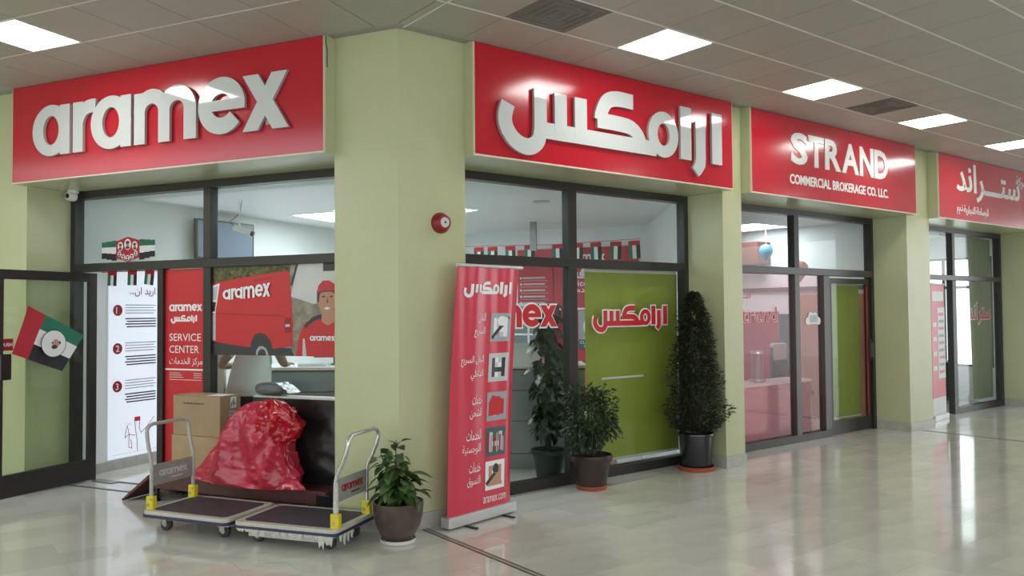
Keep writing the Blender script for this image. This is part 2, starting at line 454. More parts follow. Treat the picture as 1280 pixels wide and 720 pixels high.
# rounded latin word mark, drawn once in metres of the big sign (x from -7.19 to -4.16, z from 3.20 to 3.68)
def latin_letters(g=0.0):
    """list of letters; each letter a list of callables(mb, T, y0, y1, m, side); g widens every stroke for an outline"""
    def S(pts, w): return ('s', pts, w + 2 * g)
    def B(x0, x1, z0, z1): return ('p', [(x0 - g, z0 - g), (x1 + g, z0 - g), (x1 + g, z1 + g), (x0 - g, z1 + g)])
    def a_(x): return [('r', x + 0.254, 3.436, 0.252 + g, 0.242 + g, 0.105 - g, 0.137 - g), B(x + 0.375, x + 0.504, 3.20, 3.665)]
    L = [a_(-7.184),
         [B(-6.637, -6.507, 3.20, 3.665), S(curve([(-6.572, 3.36), (-6.565, 3.48), (-6.51, 3.575), (-6.43, 3.61), (-6.345, 3.612)]), 0.125)],
         a_(-6.405),
         [B(-5.863, -5.735, 3.20, 3.655), B(-5.574, -5.443, 3.20, 3.50), B(-5.281, -5.142, 3.20, 3.50),
          S(arc(-5.654, 3.475, 0.146, 0.14, 180, 0), 0.13), S(arc(-5.360, 3.475, 0.148, 0.14, 180, 0), 0.134)],
         [S(arc(-4.867, 3.447, 0.182, 0.172, 0, 322, 40), 0.14), B(-5.03, -4.616, 3.405, 3.495)],
         [('p', [(-4.638 - g, 3.20 - g), (-4.480 + g * .6, 3.20 - g), (-4.180 + g, 3.665 + g), (-4.338 - g * .6, 3.665 + g)]),
          ('p', [(-4.638 - g, 3.665 + g), (-4.475 + g * .6, 3.665 + g), (-4.165 + g, 3.20 - g), (-4.328 - g * .6, 3.20 - g)])]]
    return L
# connected arabic word mark, in metres of the big sign (x from 3.90 to 6.80, z from 3.03 to 3.74)
def arabic_letters(g=0.0):
    w = 0.142 + 2 * g
    def S(p): return ('s', p, w)
    def B(x0, x1, z0, z1): return ('p', [(x0 - g, z0 - g), (x1 + g, z0 - g), (x1 + g, z1 + g), (x0 - g, z1 + g)])
    return [[B(6.64, 6.80, 3.205, 3.735)],
            [B(6.385, 6.535, 3.22, 3.61), ('p', [(6.385 - g, 3.24), (6.535 + g, 3.24), (6.525 + g, 3.16), (6.47 + g, 3.09), (6.425, 3.055 - g), (6.33 - g, 3.135), (6.37 - g, 3.19)])],
            [B(6.155, 6.315, 3.205, 3.735)],
            [('r', 5.905, 3.415, 0.215 + g, 0.225 + g, 0.085 - g, 0.11 - g), B(5.60, 5.80, 3.19, 3.333),
             B(4.33, 5.72, 3.19, 3.331),
             S(curve([(5.485, 3.668), (5.27, 3.668), (5.145, 3.625), (5.075, 3.52), (5.055, 3.44)])), S(curve([(5.02, 3.437), (5.30, 3.437), (5.46, 3.42), (5.56, 3.35), (5.60, 3.255)])),
             B(4.745, 4.89, 3.25, 3.605), B(4.51, 4.65, 3.25, 3.605), B(4.28, 4.418, 3.20, 3.61),
             S(curve([(4.349, 3.26), (4.325, 3.165), (4.25, 3.105), (4.16, 3.10), (4.06, 3.145), (3.985, 3.235), (3.968, 3.33), (4.0, 3.44)]))]]
def put_mark(letters, T, y0, y1, m, side=None, mb=None):
    """T maps (x, z); returns one builder per letter or adds all to mb"""
    out = []
    sc = abs(T((1, 0))[0] - T((0, 0))[0])
    for L in letters:
        b = mb or MB()
        for i, pc in enumerate(L):
            e = 0.0004 * i
            if pc[0] == 'p': b.prism([T(p) for p in pc[1]], y0 - e, y1, m, side)
            elif pc[0] == 's': b.stroke([T(p) for p in pc[1]], pc[2] * sc, y0 - e, y1, m, side)
            else:
                c = T((pc[1], pc[2]))
                b.ring(c[0], c[1], pc[3] * sc, pc[4] * sc, pc[5] * sc, pc[6] * sc, y0 - e, y1, m, side)
        out.append(b)
    return out
def fitT(x0, z0, w, kind):
    a, b, c = (-7.184, -4.165, 3.20) if kind == 'latin' else (3.90, 6.80, 3.205)
    k = w / (b - a)
    return lambda p: (x0 + (p[0] - a) * k, z0 + (p[1] - c) * k)

# ================================================================== THE SETTING
def proj(p):
    d = Vector(p) - Vector((0, 0, 1.7)); q = d.dot(_f)
    if q < 0.1: return (-9999, -9999, q)
    return (640 + FPX * d.dot(_r) / q, 360 - FPX * d.dot(_u) / q, q)

# pillar corner: where the two set-back planes meet
def isect(cl, cr):
    xl, xr = ML.to_3x3() @ Vector((1, 0, 0)), MR.to_3x3() @ Vector((1, 0, 0))
    a, b = WL(0, cl), WR(0, cr)
    det = xr.x * -xl.y + xl.x * xr.y
    rx, ry = a.x - b.x, a.y - b.y
    s_ = (rx * -xl.y + xl.x * ry) / det
    return b + xr * s_
CORNER = isect(CO, CO)
def loc(fr, p): return fr.inverted() @ Vector(p)

# floor ---------------------------------------------------------------
nt = M['floorb'].node_tree                                   # far tiles: brick pattern of the same size
bt = nt.nodes.new('ShaderNodeTexBrick')
bt.inputs['Color1'].default_value = (0.61, 0.62, 0.56, 1); bt.inputs['Color2'].default_value = (0.74, 0.75, 0.68, 1)
bt.inputs['Mortar'].default_value = (0.60, 0.60, 0.55, 1); bt.inputs['Mortar Size'].default_value = 0.002
bt.inputs['Scale'].default_value = 1.0; bt.inputs['Brick Width'].default_value = 0.6; bt.inputs['Row Height'].default_value = 0.3
tcn = nt.nodes.new('ShaderNodeTexCoord')
nt.links.new(tcn.outputs['Object'], bt.inputs['Vector'])
nt.links.new(bt.outputs['Color'], nt.nodes['Principled BSDF'].inputs['Base Color'])
floor = struct('floor', MB().box(-16, 26, -16, 12, -0.12, -0.002, 'floorb'), MR)
cand = []
for j in range(-40, 4):
    for i in range(-6, 40):
        x, y = i * 0.6 + (0.3 if j % 2 else 0), j * 0.3
        w = WR(x + .3, y + .15)
        l = loc(ML, w)
        if y > 0.45 or (l.y > 0.45 and l.x < -3.2): continue
        px, py, q = proj(w)
        if -70 < px < 1350 and py < 760 and q > 0: cand.append((q, x, y))
cand.sort()
tile0 = MB().box(0.0012, 0.5988, 0.0012, 0.2988, -0.0019, 0, 'floor').build('floor_tile', parent=floor)
for k, (q, x, y) in enumerate(cand[:300]):
    (tile0 if k == 0 else link_copy(tile0, floor, (x, y, 0))).location = (x, y, 0)
# expansion joints and door threshold strips
for n, (x, y0, y1) in enumerate([(3.27, -2.6, CO - .02), (11.30, -3.2, CO - .02)]):
    b = MB().box(x - .028, x - .012, y0, y1, 0, .0025, 'joint').box(x + .012, x + .028, y0, y1, 0, .0025, 'joint').box(x - .012, x + .012, y0, y1, 0, .002, 'skirt')
    struct('trim_%d' % (n + 1), b, MR)
struct('trim_3', MB().box(-7.45, -6.25, .40, .425, 0, .003, 'joint').box(-7.45, -6.25, .69, .72, 0, .004, 'joint').box(-7.2, -6.9, .62, .69, 0, .006, 'strip'), ML)

# ceiling -------------------------------------------------------------
P = 0.5835
ceiling = struct('ceiling', MB().box(-16, 24, -14, GY + .1, ZC + .014, ZC + .10, 'ceilb'), MR)
# the left hall part of the ceiling is one slab with the right; above the left shop front it runs on
struct('ceiling_left', MB().box(-16, -3.0, -3, GY + .1, ZC + .0145, ZC + .0995, 'ceilb'), ML)
ct0 = MB().box(0.003, P - .003, 0.006, P - .006, ZC, ZC + .016, 'ceil').build('ceiling_tile', parent=ceiling)
used = False
lamps_R = [4.745 + 4 * P * k for k in range(4)]
vents_R = [3.62, 4.745 + 6 * P]
def is_lamp(x, row):
    return row == 1 and any(abs(x - v) < .1 for v in lamps_R + [4.745 - 2 * P, 4.745 + 6 * P])
ToL = MR.inverted() @ ML
for i in range(-3, 22):
    for row in range(0, 7):
        x, y = 4.745 + i * P, -0.572 - (row) * P + (0 if row else 0)
        if row and is_lamp(x, row): continue
        if x < 2.95: continue
        if not used: used = True; o = ct0
        else: o = link_copy(ct0, ceiling, (0, 0, 0))
        o.location = (x, y, 0)
        if row == 0: o.scale = (1, 0.572 / P, 1)
lx0 = -5.72
for i in range(-6, 4):
    for row in range(0, 4):
        x, y = lx0 + i * P, -0.685 - row * P
        if x + P > -3.3 or (row == 1 and i == -1): continue
        c = link_copy(ct0, ceiling, (0, 0, 0))
        c.matrix_local = ToL @ Matrix.Translation((x, y, 0)) @ Matrix.Diagonal((1, 0.685 / P if row == 0 else 1, 1, 1))
for row in range(0, 7):
    y = -0.572 - row * P
    MB().box(2.99, 18.5, y - .007, y + .007, ZC - .003, ZC + .012, 'rail').build('ceiling_rail', parent=ceiling)
for row in range(0, 3):
    y = -0.685 - row * P
    o = MB().box(-9.3, -3.36, y - .006, y + .006, ZC - .002, ZC + .012, 'rail').build('ceiling_rail', parent=ceiling); o.matrix_local = ToL
# filler panel between the two grids, meeting at the pillar corner
cR = loc(MR, CORNER)
pts = [(2.99, .02), (2.99, -3.0)] + [tuple((ToL @ Vector(p))[:2]) for p in [(-3.38, -2.6, 0), (-3.38, .02, 0)]]
MB().flat(pts, ZC + .001, ZC + .0135, 'ceil').build('ceiling_panel', parent=ceiling)
o = MB().box(3.065, 3.078, -2.3, .05, ZC - .003, ZC + .004, 'rail').build('ceiling_rail', parent=ceiling)

def ceiling_light(fr, x, y, label, group=None, m='lamp', z=ZC, s=P):
    t = thing('ceiling_light', label, 'ceiling light', fr, (x + s / 2, y - s / 2, z), group=group)
    h = s / 2
    b = MB()
    for x0, x1, y0, y1 in ((-h, h, -h, -h + .02), (-h, h, h - .02, h), (-h, -h + .02, -h + .02, h - .02), (h - .02, h, -h + .02, h - .02)):
        b.box(x0, x1, y0, y1, -.004, .02, 'lampframe')
    b.build('frame', parent=t)
    MB().box(-h + .02, h - .02, -h + .02, h - .02, .002, .012, m).build('diffuser', parent=t)
    return t
yl = -0.572
names = ['lit square ceiling light panel above the left end of the big white arabic sign',
         'lit square ceiling light panel in front of the first end of the brokerage sign',
         'lit square ceiling light panel just past the dark vent over the brokerage sign',
         'lit square ceiling light panel in front of the farthest red sign']
names[0] = 'lit square ceiling light panel beside the big white arabic sign'
for k, x in enumerate(lamps_R): ceiling_light(MR, x, yl, names[k])
ceiling_light(ML, -5.72 - P, -.685, 'lit square ceiling light panel in front of the big latin lettered sign')
for x, y in [(4.745, yl - 6 * P), (9.41, yl - 6 * P), (14.08, yl - 6 * P), (0.08, yl - 6 * P), (-4.6, yl - 6 * P), (4.745, yl - 12 * P), (9.41, yl - 12 * P), (0.08, yl - 12 * P), (-4.6, yl - 12 * P), (14.08, yl)]:
    ceiling_light(MR, x, y, 'lit square ceiling light panel out in the open hall away from the shop fronts', 'hall ceiling lights')
def vent(x, y, label):
    t = thing('ceiling_vent', label, 'vent', MR, (x + P / 2, y - P / 2, ZC))
    h = P / 2
    MB().box(-h + .004, h - .004, -h + .004, h - .004, .002, .016, 'vent').build('backing', parent=t)
    for i in range(4):
        r = .06 + i * .062
        b = MB()
        for x0, x1, y0, y1 in ((-r, r, -r, -r + .012), (-r, r, r - .012, r), (-r, -r + .012, -r + .012, r - .012), (r - .012, r, -r + .012, r - .012)): b.box(x0, x1, y0, y1, -.006, .003, 'vent')
        b.build('louvre', parent=t)
vent(4.745 - 2 * P, yl, 'dark square ceiling vent next to the light over the arabic sign')
vent(4.745 + 6 * P, yl, 'dark square ceiling vent between two light panels over the brokerage sign')

# pillars, beams, reveals ------------------------------------------------
XL0, XL1 = -7.50, -3.85
XR = [(3.683, 7.02), (7.345, 10.995), (11.653, 15.25)]
pc = [WL(XL1, CO), CORNER, WR(XR[0][0], CO), WR(XR[0][0], GY + .12), WL(XL1, GY + .12)]
struct('wall_corner_pillar', MB().flat([(p.x, p.y) for p in pc], 0, ZC + .02, 'wall'), MW)
struct('wall_middle_pillar', MB().box(XR[0][1], XR[1][0], CO, GY + .12, 0, ZC + .02, 'wall'), MR)
b = MB().box(XR[1][1] + .0, 11.40, CO, GY + .12, 0, ZC + .02, 'wall').box(11.412, XR[2][0], CO + .006, GY + .12, 0, ZC + .02, 'wall').box(11.40, 11.412, CO + .03, GY + .1, 0, ZC + .02, 'frame2')
struct('wall_far_pillar', b, MR)
struct('wall_end_pillar', MB().box(XR[2][1], 17.5, CO, GY + .12, 0, ZC + .02, 'wall'), MR)
struct('wall_left', MB().box(-12.5, XL0, CO, GY + .12, 0, ZC + .02, 'wall'), ML)
struct('wall_left_light_block', MB().box(-12.62, -12.5, -14, CO, 0, ZC + .01, 'wall'), ML)  # unseen wall, added to cut daylight coming from the left
struct('wall_opposite_light_block', MB().box(8.0, 18.0, -9.2, -9.0, 0, ZC + .01, 'wall'), MR)  # unseen wall, added to dim the daylight mirrored in the shop glass
struct('trim_left_beam', MB().box(XL0 - .02, XL1, .001, GY + .12, ZB, ZC + .012, 'wall'), ML)
for k, (a, c) in enumerate(XR):
    struct('trim_right_beam_%d' % (k + 1), MB().box(a, c + (.02 if k < 2 else 0), .001, GY + .12, ZB, ZC + .012, 'wall'), MR)
# skirtings
SK = .125
def skirt(name, poly_faces, fr):
    b = MB()
    for x0, x1, y0, y1 in poly_faces: b.box(x0, x1, y0, y1, 0, SK, 'skirt')
    struct(name, b, fr)
skirt('baseboard_middle_pillar', [(XR[0][1] - .012, XR[1][0] + .012, CO - .012, CO), (XR[0][1] - .012, XR[0][1], CO, GY - .005), (XR[1][0], XR[1][0] + .012, CO, GY - .005)], MR)
skirt('baseboard_far_pillar', [(XR[1][1] - .012, XR[2][0] + .012, CO - .012, CO), (XR[1][1] - .012, XR[1][1], CO, GY - .005), (XR[2][0], XR[2][0] + .012, CO, GY - .005)], MR)
skirt('baseboard_end_pillar', [(XR[2][1] - .012, 17.4, CO - .012, CO), (XR[2][1] - .012, XR[2][1], CO, GY - .005)], MR)
skirt('baseboard_left', [(-12.5, XL0 + .012, CO - .012, CO), (XL0, XL0 + .012, CO, GY - .005)], ML)
cl, cr = loc(ML, CORNER), loc(MR, CORNER)
skirt('baseboard_corner_left', [(XL1 - .012, cl.x, CO - .012, CO), (XL1 - .012, XL1, CO, GY - .005)], ML)
skirt('baseboard_corner_right', [(cr.x, XR[0][0] + .012, CO - .012, CO), (XR[0][0], XR[0][0] + .012, CO, GY - .005)], MR)

# glazing ---------------------------------------------------------------
ZT = 2.19      # transom height
def bar(name, parent, x0, x1, z0, z1, y0=GY, y1=GY + .10, m='frame'):
    return MB().box(x0, x1, y0, y1, z0, z1, m).build(name, parent=parent, bevel=.004)
def pane(parent, x0, x1, z0, z1, m='glass', y=GY + .05):
    return MB().box(x0, x1, y - .004, y + .004, z0, z1, m).build('pane', parent=parent)
def window(name, fr, x0, x1, m='frame', sill=None):
    b = MB().box(x0, x1, GY, GY + .11, ZB - .075, ZB + .005, m).box(x0, x0 + .065, GY, GY + .11, 0, ZB - .075, m).box(x1 - .065, x1, GY, GY + .11, 0, ZB - .075, m)
    for s0, s1 in (sill or [(x0 + .065, x1 - .065)]): b.box(s0, s1, GY, GY + .11, 0, .095, m)
    return struct(name, b, fr)
# left shop front: doorway, sidelight, big pane
w1 = window('window_1', ML, XL0, XL1, sill=[(-6.22, XL1 - .065)])
bar('transom', w1, XL0 + .065, XL1 - .065, ZT - .05, ZT + .035)
bar('mullion', w1, -6.285, -6.215, 0, ZT - .05)
bar('mullion', w1, -5.70, -5.61, .095, ZT - .05)
bar('mullion', w1, -5.70, -5.61, ZT + .035, ZB - .075)
for x0, x1, z0, z1 in [(XL0 + .065, -5.70, ZT + .035, ZB - .075), (-5.61, XL1 - .065, ZT + .035, ZB - .075), (-6.215, -5.70, .095, ZT - .05), (-5.61, XL1 - .065, .095, ZT - .05)]: pane(w1, x0, x1, z0, z1)
# right shop front: two bays
w2 = window('window_2', MR, XR[0][0], XR[0][1])
bar('transom', w2, XR[0][0] + .065, XR[0][1] - .065, ZT - .06, ZT + .03)
bar('mullion', w2, 5.235, 5.345, .095, ZT - .06)
bar('mullion', w2, 5.235, 5.345, ZT + .03, ZB - .075)
for x0, x1 in [(XR[0][0] + .065, 5.235), (5.345, XR[0][1] - .065)]:
    pane(w2, x0, x1, .095, ZT - .06); pane(w2, x0, x1, ZT + .03, ZB - .075)
# brokerage shop front: pane, sidelight, door
w3 = window('window_3', MR, XR[1][0], XR[1][1], sill=[(XR[1][0] + .065, 9.86)])
bar('transom', w3, XR[1][0] + .065, XR[1][1] - .065, ZT - .05, ZT + .04, m='frame2')
bar('mullion', w3, 9.065, 9.17, .095, ZT - .05, m='frame2')
bar('mullion', w3, 9.065, 9.17, ZT + .04, ZB - .075)
bar('mullion', w3, 9.72, 9.86, .095, ZT - .05, m='frame2')
pane(w3, XR[1][0] + .065, 9.065, .095, ZT - .05, 'glassred')
pane(w3, 9.17, 9.72, .095, ZT - .05, 'glassred')
pane(w3, XR[1][0] + .065, 9.065, ZT + .04, ZB - .075); pane(w3, 9.17, XR[1][1] - .065, ZT + .04, ZB - .075)
# farthest shop front
w4 = window('window_4', MR, XR[2][0], XR[2][1], sill=[(13.48, XR[2][1] - .065)])
bar('transom', w4, XR[2][0] + .065, XR[2][1] - .065, ZT - .05, ZT + .03, m='frame2')
bar('mullion', w4, 13.40, 13.53, .0, ZT - .05); bar('mullion', w4, 13.42, 13.51, ZT + .03, ZB - .075)
for x0, x1 in [(XR[2][0] + .065, 13.42), (13.51, XR[2][1] - .065)]: pane(w4, x0, x1, ZT + .03, ZB - .075)
pane(w4, 13.53, XR[2][1] - .065, .095, ZT - .05)

# open glass door of the left shop, swung out square to the front
def door_leaf(name, fr, mtx, w, h, hs=.085, top=.09, bot=.21, gm='glassd'):
    b = MB().box(0, w, -.022, .022, 0, bot, 'frame').box(0, w, -.022, .022, h - top, h, 'frame').box(0, hs, -.022, .022, bot, h - top, 'frame').box(w - hs, w, -.022, .022, bot, h - top, 'frame')
    o = struct(name, b, fr @ mtx)
    MB().box(hs, w - hs, -.004, .004, bot, h - top, gm).build('pane', parent=o)
    return o
dmx = Matrix.Translation((-7.25, .70, .012)) @ Matrix.Rotation(math.radians(-90), 4, 'Z')
d1 = door_leaf('door_1', ML, dmx, 1.075, 2.115)
MB().box(.925, 1.03, -.045, .045, 1.09, 1.33, 'black').build('lock_case', parent=d1, bevel=.006)
for s in (-1, 1):
    MB().tube([(1.055, s * .022, .72), (1.055, s * .05, .72), (1.055, s * .05, .80), (1.055, s * .05, 1.02), (1.055, s * .022, 1.02)], .011, 'steel').build('pull_handle', parent=d1, smooth=True)
# brokerage door
d2 = door_leaf('door_2', MR, Matrix.Translation((9.875, GY + .05, .012)), 1.035, 2.10, hs=.07, top=.07, bot=.17)
MB().box(.965, 1.03, -.05, -.022, .95, 1.25, 'black').build('lock_case', parent=d2, bevel=.004)
MB().box(.978, 1.02, -.09, -.05, 1.0, 1.2, 'frame2').build('handle', parent=d2, bevel=.004)
MB().box(.94, .962, -.03, -.022, .20, 2.0, 'flagred').build('edge_strip', parent=d2)

# shop interiors -----------------------------------------------------------
ZI = 3.0
YB = 6.75
wlB = WL(-7.5, YB); 
rightA = WR(7.06, GY + .12); rightB = Vector((2.02, 12.05, 0))
def wall_seg(name, a, b, th, z0, z1, m, lead=1):
    a, b = Vector((a[0], a[1], 0)), Vector((b[0], b[1], 0))
    d = (b - a).normalized(); n = Vector((-d.y, d.x, 0)) * th
    return struct(name, MB().flat([(p.x, p.y) for p in (a, b, b + n, a + n)], z0, z1, m), MW)
A0 = WL(XL0, GY + .11)
struct('wall_shop_left', MB().box(XL0 - .12, XL0, GY + .12, YB, 0, ZI + .05, 'wall2'), ML)
struct('baseboard_shop_left', MB().box(XL0, XL0 + .012, GY + .12, YB, 0, .1, 'skirt'), ML)
bR = loc(ML, rightB)
struct('wall_shop_back', MB().box(XL0 - .12, bR.x + .1, YB, YB + .12, 0, ZI + .05, 'wall2'), ML)
bk = WL(bR.x, YB)
wall_seg('wall_shop_right', (rightA.x, rightA.y), (bk.x, bk.y), -.12, 0, ZI + .05, 'wall2')
ip = [WL(XL0 - .1, GY + .11), WL(XL1 + .2, GY + .11), WR(XR[0][0] - .2, GY + .11), WR(7.1, GY + .11), Vector((bk.x + .1, bk.y, 0)), WL(XL0 - .1, YB + .1)]
struct('ceiling_shop', MB().flat([(p.x, p.y) for p in ip], ZI, ZI + .06, 'wall2'), MW)
# brokerage room
struct('wall_brokerage_back', MB().box(9.25, 11.5, 3.5, 3.6, 0, ZI + .05, 'wall2'), MR)
struct('wall_brokerage_right', MB().box(11.36, 11.46, GY + .12, 3.5, 0, ZI + .05, 'wall2'), MR)
struct('ceiling_brokerage', MB().box(7.1, 11.46, GY + .11, 3.6, ZI + .001, ZI + .061, 'wall2'), MR)
# far room with daylight at the back
struct('wall_far_room_back', MB().box(11.46, 15.6, 4.2, 4.3, 0, ZI + .05, 'wall2'), MR)
b = MB().box(15.5, 15.6, GY + .12, 4.2, 0, .62, 'wall2').box(15.5, 15.6, GY + .12, 4.2, 2.62, ZI + .05, 'wall2').box(15.5, 15.6, GY + .12, .85, .62, 2.62, 'wall2').box(15.5, 15.6, 3.4, 4.2, .62, 2.62, 'wall2')
struct('wall_far_room_right', b, MR)
struct('ceiling_far_room', MB().box(11.46, 15.6, GY + .11, 4.3, ZI + .002, ZI + .062, 'wall2'), MR)
b = MB()
for y in (.85, 1.69, 2.53, 3.36): b.box(15.52, 15.58, y, y + .04, .62, 2.62, 'frame2')
b.box(15.52, 15.58, .85, 3.4, .62, .66, 'frame2').box(15.52, 15.58, .85, 3.4, 2.58, 2.62, 'frame2').box(15.52, 15.58, .85, 3.4, 2.05, 2.10, 'frame2')
w5 = struct('window_5', b, MR)
for y in (.89, 1.73, 2.57):
    for z0, z1 in ((.66, 2.05), (2.10, 2.58)): MB().box(15.546, 15.554, y, y + .80, z0, z1, 'glass').build('pane', parent=w5)

G = 'shop ceiling lights'
sl = lambda fr, x, y, lab: ceiling_light(fr, x, y, lab, G, 'shoplamp', ZI - .005, .9)
sl(ML, -6.85, 4.2, 'bright ceiling panel seen through the transom above the van poster')
for x, y in [(-1.6, 9.35), (-1.95, 11.3)]: sl(MW, x, y, 'unseen ceiling panel added behind the corner pillar to light the courier shop')  # extra panels hidden by the pillar, added to brighten the shop
sl(MR, 4.3, 4.1, 'bright ceiling panel deep inside the courier shop over the glass cabinet')
sl(MR, 10.2, 2.9, 'bright ceiling panel inside the brokerage office')
sl(MR, 13.2, 2.6, 'bright ceiling panel inside the farthest office')

# ================================================================== SIGNS ON THE BEAMS
def sign_board(label, fr, x0, x1):
    t = thing('sign_board', label, 'sign', fr, (0, 0, 0))
    MB().box(x0 + .004, x1 - .004, -.022, .0, ZB + .012, ZC - .004, 'red').build('panel', parent=t, bevel=.003)
    b = MB().box(x0, x1, -.024, .0, ZB, ZB + .012, 'edge').box(x0, x0 + .004, -.024, 0, ZB + .012, ZC - .004, 'edge').box(x1 - .004, x1, -.024, 0, ZB + .012, ZC - .004, 'edge')
    b.build('edge_trim', parent=t)
    return t
idT = lambda p: p
s1 = sign_board('long red sign with raised white latin word aramex over the left shop front', ML, XL0 - .02, XL1)
for b in put_mark(latin_letters(), idT, -.058, -.030, 'letter', 'letters'): b.build('letter', parent=s1)
s2 = sign_board('long red sign with raised white arabic lettering over the corner shop window', MR, *XR[0])
for b in put_mark(arabic_letters(), idT, -.058, -.030, 'letter', 'letters'): b.build('letter', parent=s2)
for s_, xs in ((s1, (-6.74, -6.57, -5.97, -5.80, -5.51, -5.21, -4.40)), (s2, (4.35, 5.2, 5.70, 6.24, 6.46, 6.72))):
    for x in xs: MB().box(x - .02, x + .02, -.032, -.020, 3.245, 3.285, 'letters').build('letter_spacer', parent=s_)
s3 = sign_board('red sign with white words STRAND COMMERCIAL BROKERAGE CO. LLC.', MR, *XR[1])
xx = 8.08
widths = dict(S=.33, T=.32, R=.345, A=.385, N=.33, D=.335)
gx = 0.0
tot = sum(widths[c] for c in 'STRAND')
gap = (2.165 - tot) / 5
for ch in 'STRAND':
    b = MB(); put_text(b, ch, xx, 3.368, 'flat', w=widths[ch], h=.372, y=-.030, depth=.009, bold=.03); b.build('letter', parent=s3); xx += widths[ch] + gap
b = MB(); put_text(b, 'COMMERCIAL BROKERAGE CO. LLC.', 8.055, 3.135, 'flat', w=2.19, h=.115, y=-.026, depth=.004, bold=.025); b.build('lettering', parent=s3)
s4 = sign_board('red sign with flat white arabic words over the farthest shop front', MR, *XR[2])
b = MB(); put_text(b, 'ستـــراند', 12.20, 3.28, 'flat', w=2.22, h=.56, y=-.028, depth=.006, bold=.018); b.build('lettering', parent=s4)
b = MB(); put_text(b, 'شركة', 14.30, 3.62, 'flat', w=.42, h=.20, y=-.026, depth=.004, bold=.014); b.build('lettering', parent=s4)
for w_, x0, x1 in (('للوساطة', 12.83, 13.25), ('التجارية', 12.42, 12.80), ('ذ.م.م', 12.20, 12.385)):
    b = MB(); put_text(b, w_, x0, 3.06, 'flat', w=x1 - x0, h=.15, y=-.026, depth=.004, bold=.012); b.build('lettering', parent=s4)

# loose cable by the left sign's end
c = MB().tube([(-3.838, -.012, 3.90), (-3.83, -.02, 3.85), (-3.815, -.02, 3.78), (-3.825, -.01, 3.70), (-3.838, .01, 3.66)], .004, 'black', 6).build('cable', matrix=ML, smooth=True)
tag(c, 'short loop of thin dark cable hanging at the end of the latin sign', 'cable')

# fire alarm sounder on the pillar
t = thing('fire_alarm', 'round red fire alarm sounder with white centre on the corner pillar', 'alarm', MR, (3.44, CO, 2.415))
MB().lathe([(.03, 0), (.085, 0), (.085, -.015), (.078, -.03), (.062, -.065), (.056, -.072)], 'alarm', 32, axis='y').build('housing', parent=t, smooth=True)
MB().lathe([(.0005, -.068), (.042, -.068), (.040, -.076), (.0005, -.078)], 'alarmw', 24, axis='y').build('grille', parent=t, smooth=True)
MB().lathe([(.0005, -.077), (.009, -.077), (.008, -.082), (.0005, -.083)], 'black', 12, axis='y').build('emitter', parent=t, smooth=True)

# small dome camera by the left window head
t = thing('security_camera', 'small white eyeball security camera under the left sign', 'camera', ML, (-7.36, .52, ZB))
MB().lathe([(.055, 0), (.055, -.02), (.045, -.03), (.02, -.032)], 'camw', 24).build('base', parent=t, smooth=True)
hd = MB().lathe([(.015, -.05), (.04, -.045), (.05, -.02), (.05, .02), (.046, .035), (.03, .04)], 'camw', 24, c=(0, -.02, -.062), axis='y').build('head', parent=t, smooth=True)
MB().lathe([(.012, -.008), (.026, -.006), (.026, .0)], 'black', 18, c=(0, -.066, -.062), axis='y').build('lens', parent=hd, smooth=True)

# ================================================================== GRAPHICS ON THE LEFT SHOP FRONT
PY = GY + .038        # just outside the glass
# red service centre panel on the sidelight
t = thing('window_poster', 'tall red poster reading aramex SERVICE CENTER on the sidelight', 'poster', ML, (0, 0, 0))
MB().box(-6.214, -5.701, PY, PY + .004, .10, 2.135, 'print_red').build('sheet', parent=t)
b = MB(); f = PY - .0012
put_mark(latin_letters(), fitT(-6.165, 1.727, .42, 'latin'), f, PY, 'print_white', mb=b)
put_mark(arabic_letters(), fitT(-6.14, 1.627, .33, 'arabic'), f, PY, 'print_white', mb=b)
put_text(b, 'SERVICE', -6.16, 1.438, 'print_white', w=.40, h=.072, y=f)
put_text(b, 'CENTER', -6.16, 1.322, 'print_white', w=.375, h=.072, y=f)
put_text(b, 'مركز الخدمات', -6.16, 1.195, 'print_white', w=.42, h=.085, y=f)
b.box(-6.214, -5.701, f, PY, 1.155, 1.170, 'print_white').box(-6.16, -5.75, f, PY, 1.062, 1.066, 'print_white')
for i in range(3):
    b.box(-6.16, -6.02 + .02 * i, f, PY, 1.125 - .02 * i, 1.131 - .02 * i, 'print_pale').box(-5.85, -5.75, f, PY, 1.125 - .02 * i, 1.131 - .02 * i, 'print_pale')
b.build('lettering', parent=t)

# van poster
t = thing('van_poster', 'photo poster of a red delivery van and courier on the big window', 'poster', ML, (0, 0, 0))
VX0, VX1, VZ0, VZ1 = -5.61, -3.93, 1.312, 2.14
MB().box(VX0, VX1, PY, PY + .004, VZ0, VZ1, 'print_blur').build('sheet', parent=t)
lay = [0]
def pr(b, poly, m):
    lay[0] += 1
    b.prism(poly, PY - .0004 * lay[0], PY + .0005, m)
b = MB()
pr(b, [(VX0, 1.93), (-4.72, 2.04), (-4.70, VZ1), (VX0, VZ1)], 'print_leaf')
pr(b, [(-4.70, 1.85), (-4.62, VZ1), (-4.30, VZ1), (-4.30, 1.80), (-4.45, 1.78)], 'print_sky')
pr(b, [(-4.30, 1.78), (-4.30, VZ1), (VX1, VZ1), (VX1, 1.76)], 'print_sky')
pr(b, [(-4.345, 2.07), (-4.345, VZ1), (-4.05, VZ1), (-4.05, 2.07)], 'print_dark')
pr(b, [(-4.705, 1.95), (-4.685, 1.95), (-4.615, VZ1), (-4.64, VZ1)], 'print_dark')
pr(b, [(VX0, VZ0), (VX0, 1.46), (-4.70, 1.38), (-4.66, VZ0)], 'print_dark')
